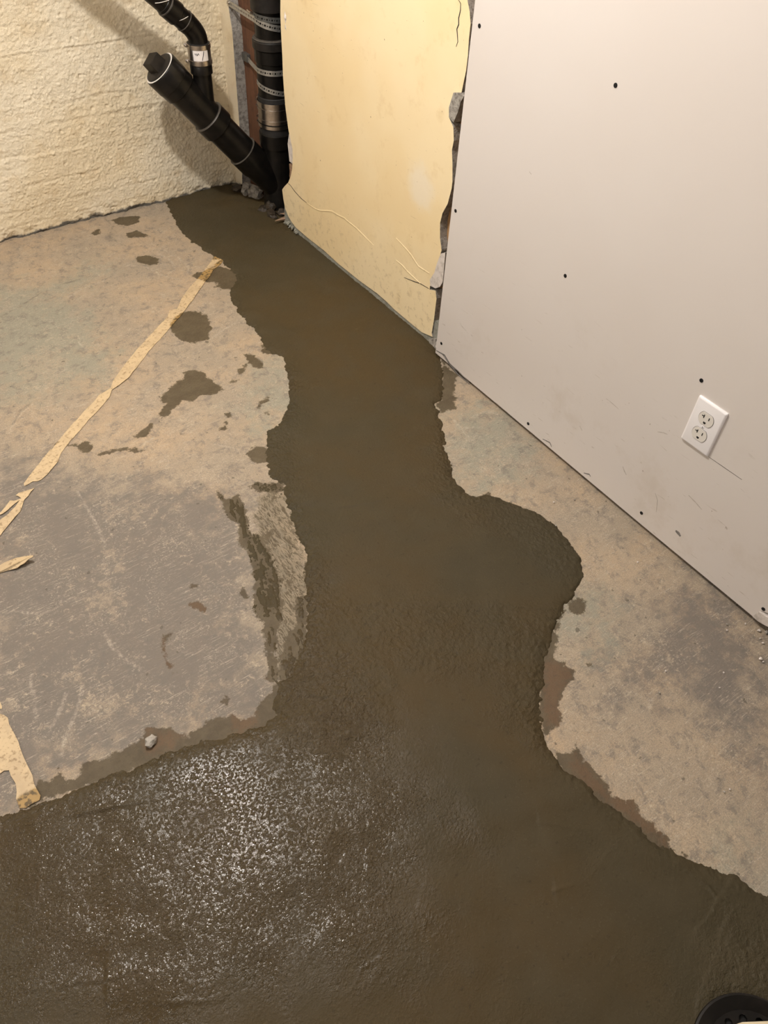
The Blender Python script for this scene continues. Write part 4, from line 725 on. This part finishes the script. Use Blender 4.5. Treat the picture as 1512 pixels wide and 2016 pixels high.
MB().add(vs, [(0,3,2,1),(4,5,6,7),(0,1,5,4),(1,2,6,5),(2,3,7,6),(3,0,4,7)]).build('square_nut', M['absdust'], pl, bevel=0.0025)
# upright branch of the wye
V = Vector(V)
MB().lathe(V, UP, [(-0.01, 0.0290), (VZ[0] - V.z, 0.0300), (VZ[0] - V.z + 0.0005, 0.0345), (VZ[1] - V.z - 0.004, 0.0345), (VZ[1] - V.z, 0.032)], 40).build('branch', M['abs'], wy_, True, 35)
for i in range(3):
    q = B + AD * (t2 + 0.045 + i * 0.018); q = q + Vector((-0.02, -0.047, 0.012))
    lump('cast_mark', q, (0.004, 0.002, 0.004), M['abs'], wy_, 5 + i, 1, 0.2)

# ------------------------------------------------------------------ thin waste pipe and its coupling
wp = empty('waste_pipe', (V.x, V.y, VZ[6]), 'thin black waste pipe bending down into the cleanout wye', 'waste pipe')
top_ = Vector((V.x, V.y, VZ[7])); DG = Vector(DIAG); dd_ = (DG - Vector((V.x, V.y, VZ[7] + 0.008))).normalized()
el = []
p0 = Vector((V.x, V.y, VZ[5])); ctr = Vector((V.x, V.y, VZ[7] + 0.014)); p3 = ctr + dd_ * 0.045; p1 = Vector((V.x, V.y, VZ[7] - 0.010))
for i in range(15):
    f = i / 14; el.append(p1.lerp(ctr, f).lerp(ctr.lerp(p3, f), f))
MB().tube([p0] + el, 0.0300, 32).build('elbow', M['abs'], wp, True, 40)
def dl(name, a, b_, r, m, parent, ch=0.0015): return MB().lathe(p3 + dd_ * a, dd_, [(0, r - ch), (ch, r), (b_ - a - ch, r), (b_ - a, r - ch)], 40).build(name, m, parent, True, 35)
g = (DG - p3).length
dl('elbow_hub', -0.012, 0.004, 0.0312, M['abs'], wp); dl('solvent_ring', 0.003, 0.0055, 0.0325, M['glue'], wp, 0.0005)
dl('pipe', 0.0, g + 0.012, 0.0300, M['abs'], wp)
dl('pipe', g + 0.01, 2.0, 0.0285, M['abs'], wp)
dl('hub', g - 0.040, g, 0.0335, M['abs'], wp); dl('solvent_ring', g - 0.001, g + 0.0025, 0.0335, M['glue'], wp, 0.0005)
for i, (a, ln) in enumerate(((0.014, 0.022), (g + 0.012, 0.03))):
    w_ = Vector((0, -1, 0)); w_ = (w_ - dd_ * w_.dot(dd_)).normalized(); q = dd_.cross(w_)
    pts = [p3 + dd_ * (a + f * ln) + (w_ * math.cos(0.5 - 1.1 * f) + q * math.sin(0.5 - 1.1 * f)) * 0.0303 for f in (0, .25, .5, .75, 1)]
    MB().tube(pts, 0.0009, 6).build('paint_drip', M['seal'], wp)
wc = empty('pipe_coupling', (V.x, V.y, VZ[1]), 'small steel banded coupling with a white sticker on the thin waste pipe', 'coupling')
MB().lathe((V.x, V.y, VZ[1] - 0.003), UP, [(0, 0.0310), (0.001, 0.0340), (VZ[6] - VZ[1] + 0.003, 0.0340), (VZ[6] - VZ[1] + 0.004, 0.030)], 40).build('rubber_sleeve', M['rubber'], wc, True, 35)
MB().lathe((V.x, V.y, VZ[2]), UP, [(0, 0.0345), (0, 0.0352), (VZ[5] - VZ[2], 0.0352), (VZ[5] - VZ[2], 0.0345)], 40, cap=False).build('steel_shield', M['steel'], wc, True, 35)
hose_clamp(VZ[2] - 0.002, VZ[3] - 0.003, 0.0353, wc, 165, V.x, V.y)
hose_clamp(VZ[5] - 0.006, VZ[6] - 0.001, 0.0353, wc, 165, V.x, V.y)
def wrap(a, z, r): a = math.radians(a); return (V.x + r * math.cos(a), V.y + r * math.sin(a), z)
b = MB(); za, zb = VZ[3] - 0.001, VZ[5] - 0.007; vs = []; fs = []
for i in range(13):
    a = 212 + 78 * i / 12; vs += [wrap(a, za, 0.0358), wrap(a, zb, 0.0358), wrap(a, zb, 0.0352), wrap(a, za, 0.0352)]
for i in range(12):
    for j in range(4): fs.append((i*4+j, i*4+(j+1) % 4, (i+1)*4+(j+1) % 4, (i+1)*4+j))
stkr = b.add(vs, fs).build('sticker', M['sticker'], wc, True, 50)
zm = (za + zb) / 2; hz = (zb - za) / 2
for st_ in ([(222, .45), (226, .15), (230, .5), (233, .1)], [(233, .1), (236, .3), (240, .55), (243, .2)], [(256, -.85), (262, -.1), (268, .85)]):
    MB().tube([wrap(a, zm + hz * f, 0.0359) for a, f in st_], 0.0010, 5).build('ink_stroke', M['slot'], stkr)

# ------------------------------------------------------------------ masking tape
def tape(name, outline, label, curl=None, seed=0):
    P = np.array(outline); lo = P.min(0) - 0.004; hi = P.max(0) + 0.004; st_ = 0.0035
    me_ = bpy.data.meshes.new(name); bm = bmesh.new()
    # even resampling of the outline, then a filled sheet with thickness
    pts = []
    for i in range(len(P)):
        a, b_ = P[i], P[(i + 1) % len(P)]; n_ = max(1, int(np.hypot(*(b_ - a)) / 0.012))
        for j in range(n_): pts.append(a + (b_ - a) * j / n_)
    pts = np.array(pts); rnd = np.random.RandomState(seed); pts += rnd.uniform(-0.0007, 0.0007, pts.shape)
    def hz_(q):
        z_ = 0.0016 + 0.0012 * float(fbm(np.array([q[0]]), np.array([q[1]]), 22, 2, seed)[0])
        if curl:
            (cx, cy), (dx, dy), amt = curl; u = (q[0] - cx) * dx + (q[1] - cy) * dy
            if u > 0: z_ += amt * u
        return max(0.0013, z_)
    tv_ = [bm.verts.new((q[0], q[1], hz_(q) + 0.0006)) for q in pts]
    bv = [bm.verts.new((q[0], q[1], hz_(q) - 0.0004)) for q in pts]
    for tri in tessellate_polygon([[Vector((q[0], q[1], 0)) for q in pts]]):
        bm.faces.new([tv_[i] for i in tri]); bm.faces.new([bv[i] for i in reversed(tri)])
    n_ = len(tv_)
    for i in range(n_): bm.faces.new((tv_[(i+1) % n_], tv_[i], bv[i], bv[(i+1) % n_]))
    bmesh.ops.recalc_face_normals(bm, faces=bm.faces)
    bm.to_mesh(me_); bm.free()
    co_ = np.zeros(len(me_.vertices) * 3); me_.vertices.foreach_get('co', co_); co_ = co_.reshape(-1, 3)
    w = union(co_[:, 0], co_[:, 1], WET + [c for c in [[(0.40, 0.62), (0.44, 0.62)]] if False])
    w = np.minimum(w, line_dist(co_[:, 0], co_[:, 1], CEMENT) - 0.02)
    at = me_.attributes.new('wet', 'FLOAT', 'POINT'); at.data.foreach_set('value', w.astype(np.float32))
    return tag(link(name, me_, M['tape']), label, 'tape')
tape('masking_tape', TAPES[0], 'long strip of old masking tape running diagonally to the cement', None, 1)
tape('masking_tape', TAPES[1], 'torn forked piece of masking tape at the left edge, below the long strip', None, 2)
q3 = TAPES[2]; tip = np.array(q3[6]); bk = np.array(q3[3]); dv = (tip - bk) / np.linalg.norm(tip - bk)
tape('masking_tape', TAPES[2], 'short tape scrap at the left edge with a curled up end', (tuple(bk + dv * 0.012), tuple(dv), 0.42), 3)
tape('masking_tape', TAPES[3], 'stained masking tape piece ending in the wet cement at lower left', None, 4)
tape('masking_tape', TAPES[4], 'tiny torn tape corner at the left edge above the stained piece', None, 5)

# ------------------------------------------------------------------ floor drain and pale board
dx, dyy, dr = DRAIN
fd = empty('floor_drain', (dx, dyy, 0.0), 'round black perforated drain cover set in the wet cement', 'floor drain')
MB().lathe((dx, dyy, 0.0), UP, [(0.0, dr - 0.004), (0.011, dr), (0.015, dr - 0.001), (0.016, dr - 0.004), (0.014, dr - 0.007), (0.0085, dr - 0.024), (0.004, dr - 0.026)], 72, cap=False).build('rim', M['abs'], fd, True, 35)
def grate(R, holes, hr, z):
    bm = bmesh.new(); 
    me_ = bpy.data.meshes.new('grate')
    # plate made of ring sectors around each hole
    vs = []; fs = []
    ring = [(0.0, 0.018), (0.018, 0.040), (0.040, 0.056), (0.056, R)]
    b = MB()
    n_ = holes
    for (r0, r1, nn, has) in ((0.0, 0.016, 8, False), (0.016, 0.036, 8, True), (0.036, 0.050, 16, False), (0.050, R, 16, True)):
        for i in range(nn):
            a0 = 2 * math.pi * i / nn; a1 = 2 * math.pi * (i + 1) / nn; am = (a0 + a1) / 2; rm = (r0 + r1) / 2
            def P_(r, a): return (dx + r * math.cos(a), dyy + r * math.sin(a))
            out = [P_(r1, am), P_(r1, a1), P_(rm, a1), P_(max(r0, 1e-4), a1), P_(max(r0, 1e-4), am), P_(max(r0, 1e-4), a0), P_(rm, a0), P_(r1, a0)]
            if has:
                c = P_(rm, am); inn = [(c[0] + hr * math.cos(am + k_ * math.pi / 4), c[1] + hr * math.sin(am + k_ * math.pi / 4)) for k_ in range(8)]
                b.add([(*p, z) for p in out] + [(*p, z) for p in inn] + [(*p, z - 0.005) for p in inn],
                      [(k_, (k_+1) % 8, 8 + (k_+1) % 8, 8 + k_) for k_ in range(8)] + [(8+k_, 8 + (k_+1) % 8, 16 + (k_+1) % 8, 16 + k_) for k_ in range(8)])
            else: b.add([(*p, z) for p in out], [tuple(range(8))])
    return b.build('grate', M['abs'], fd)
grate(dr - 0.022, 8, 0.0066, 0.0095)
MB().lathe((dx, dyy, 0.0), UP, [(0.002, dr - 0.02), (0.0035, dr - 0.02)], 40).build('sump_shade', M['slot'], fd)  # black disc above the floor, painted shade seen through the grate holes
b = MB(); n_ = len(SCRAP); b.add([(p[0], p[1], 0.018) for p in SCRAP] + [(p[0], p[1], 0.024) for p in SCRAP], [tuple(range(n_, 2*n_)), tuple(reversed(range(n_)))] + [(i, (i+1) % n_, n_ + (i+1) % n_, n_ + i) for i in range(n_)])
tag(b.build('board_scrap', M['pale'], None, bevel=0.0008), 'pale flat scrap lying on the black drain cover at the bottom edge', 'scrap')

# ------------------------------------------------------------------ crumbs
for i, (xx, yy) in enumerate(CRUMB):
    if i == 16:
        tag(lump('stone', (xx, yy, 0.006), (0.013, 0.010, 0.008), M['stone'], None, 16, 2, 0.25), 'small wet grey stone on the damp rim left of the cement', 'stone'); continue
    big = i in (4, 2, 3)
    s_ = 0.0045 if big else 0.0026
    o = lump('crumb', (xx, yy, s_ * 0.6 + 0.001), (s_, s_ * 0.8, s_ * 0.75), M['white'] if i % 3 else M['stone'], None, 100 + i, 1, 0.3)
    if i < 8 or i >= 19: tag(o, 'tiny plaster crumb on the floor by the broken drywall corner', 'crumb', 'plaster crumbs by the broken drywall corner')
    elif i in (12, 13, 14, 15): tag(o, 'tiny grit crumb on the bare floor strip along the drywall', 'crumb', 'grit along the drywall')
    else: tag(o, 'tiny grit crumb on the dry floor at the right of the cement', 'crumb', 'grit on the right floor')
# rubble where the stack meets the floor
rb = [((1.262, 2.40, 0.012), (0.020, 0.030, 0.012)), ((1.285, 2.44, 0.020), (0.022, 0.022, 0.018)), ((1.258, 2.455, 0.010), (0.018, 0.02, 0.010)), ((1.285, 2.56, 0.022), (0.028, 0.030, 0.026)), ((1.27, 2.60, 0.02), (0.02, 0.026, 0.024)), ((1.25, 2.64, 0.015), (0.022, 0.026, 0.014)), ((1.30, 2.39, 0.015), (0.02, 0.02, 0.014))]
for i, (c, s_) in enumerate(rb):
    lbl = ['dark muddy lump at the foot of the stack by the plaster edge', 'dark muddy lump hugging the foot of the black stack', 'flat dark muddy lump in front of the stack foot', 'pale broken plaster lump beneath the slanting cleanout pipe', 'small plaster lump in the corner below the stud', 'dark wet lump in the corner where cement meets the concrete wall', 'dark lump squeezed between stack and yellow plaster'][i]
    tag(lump('rubble_lump', c, s_, M['plaster'] if i in (3, 4) else M['wetmud'], None, 200 + i, 2, 0.30), lbl, 'rubble')
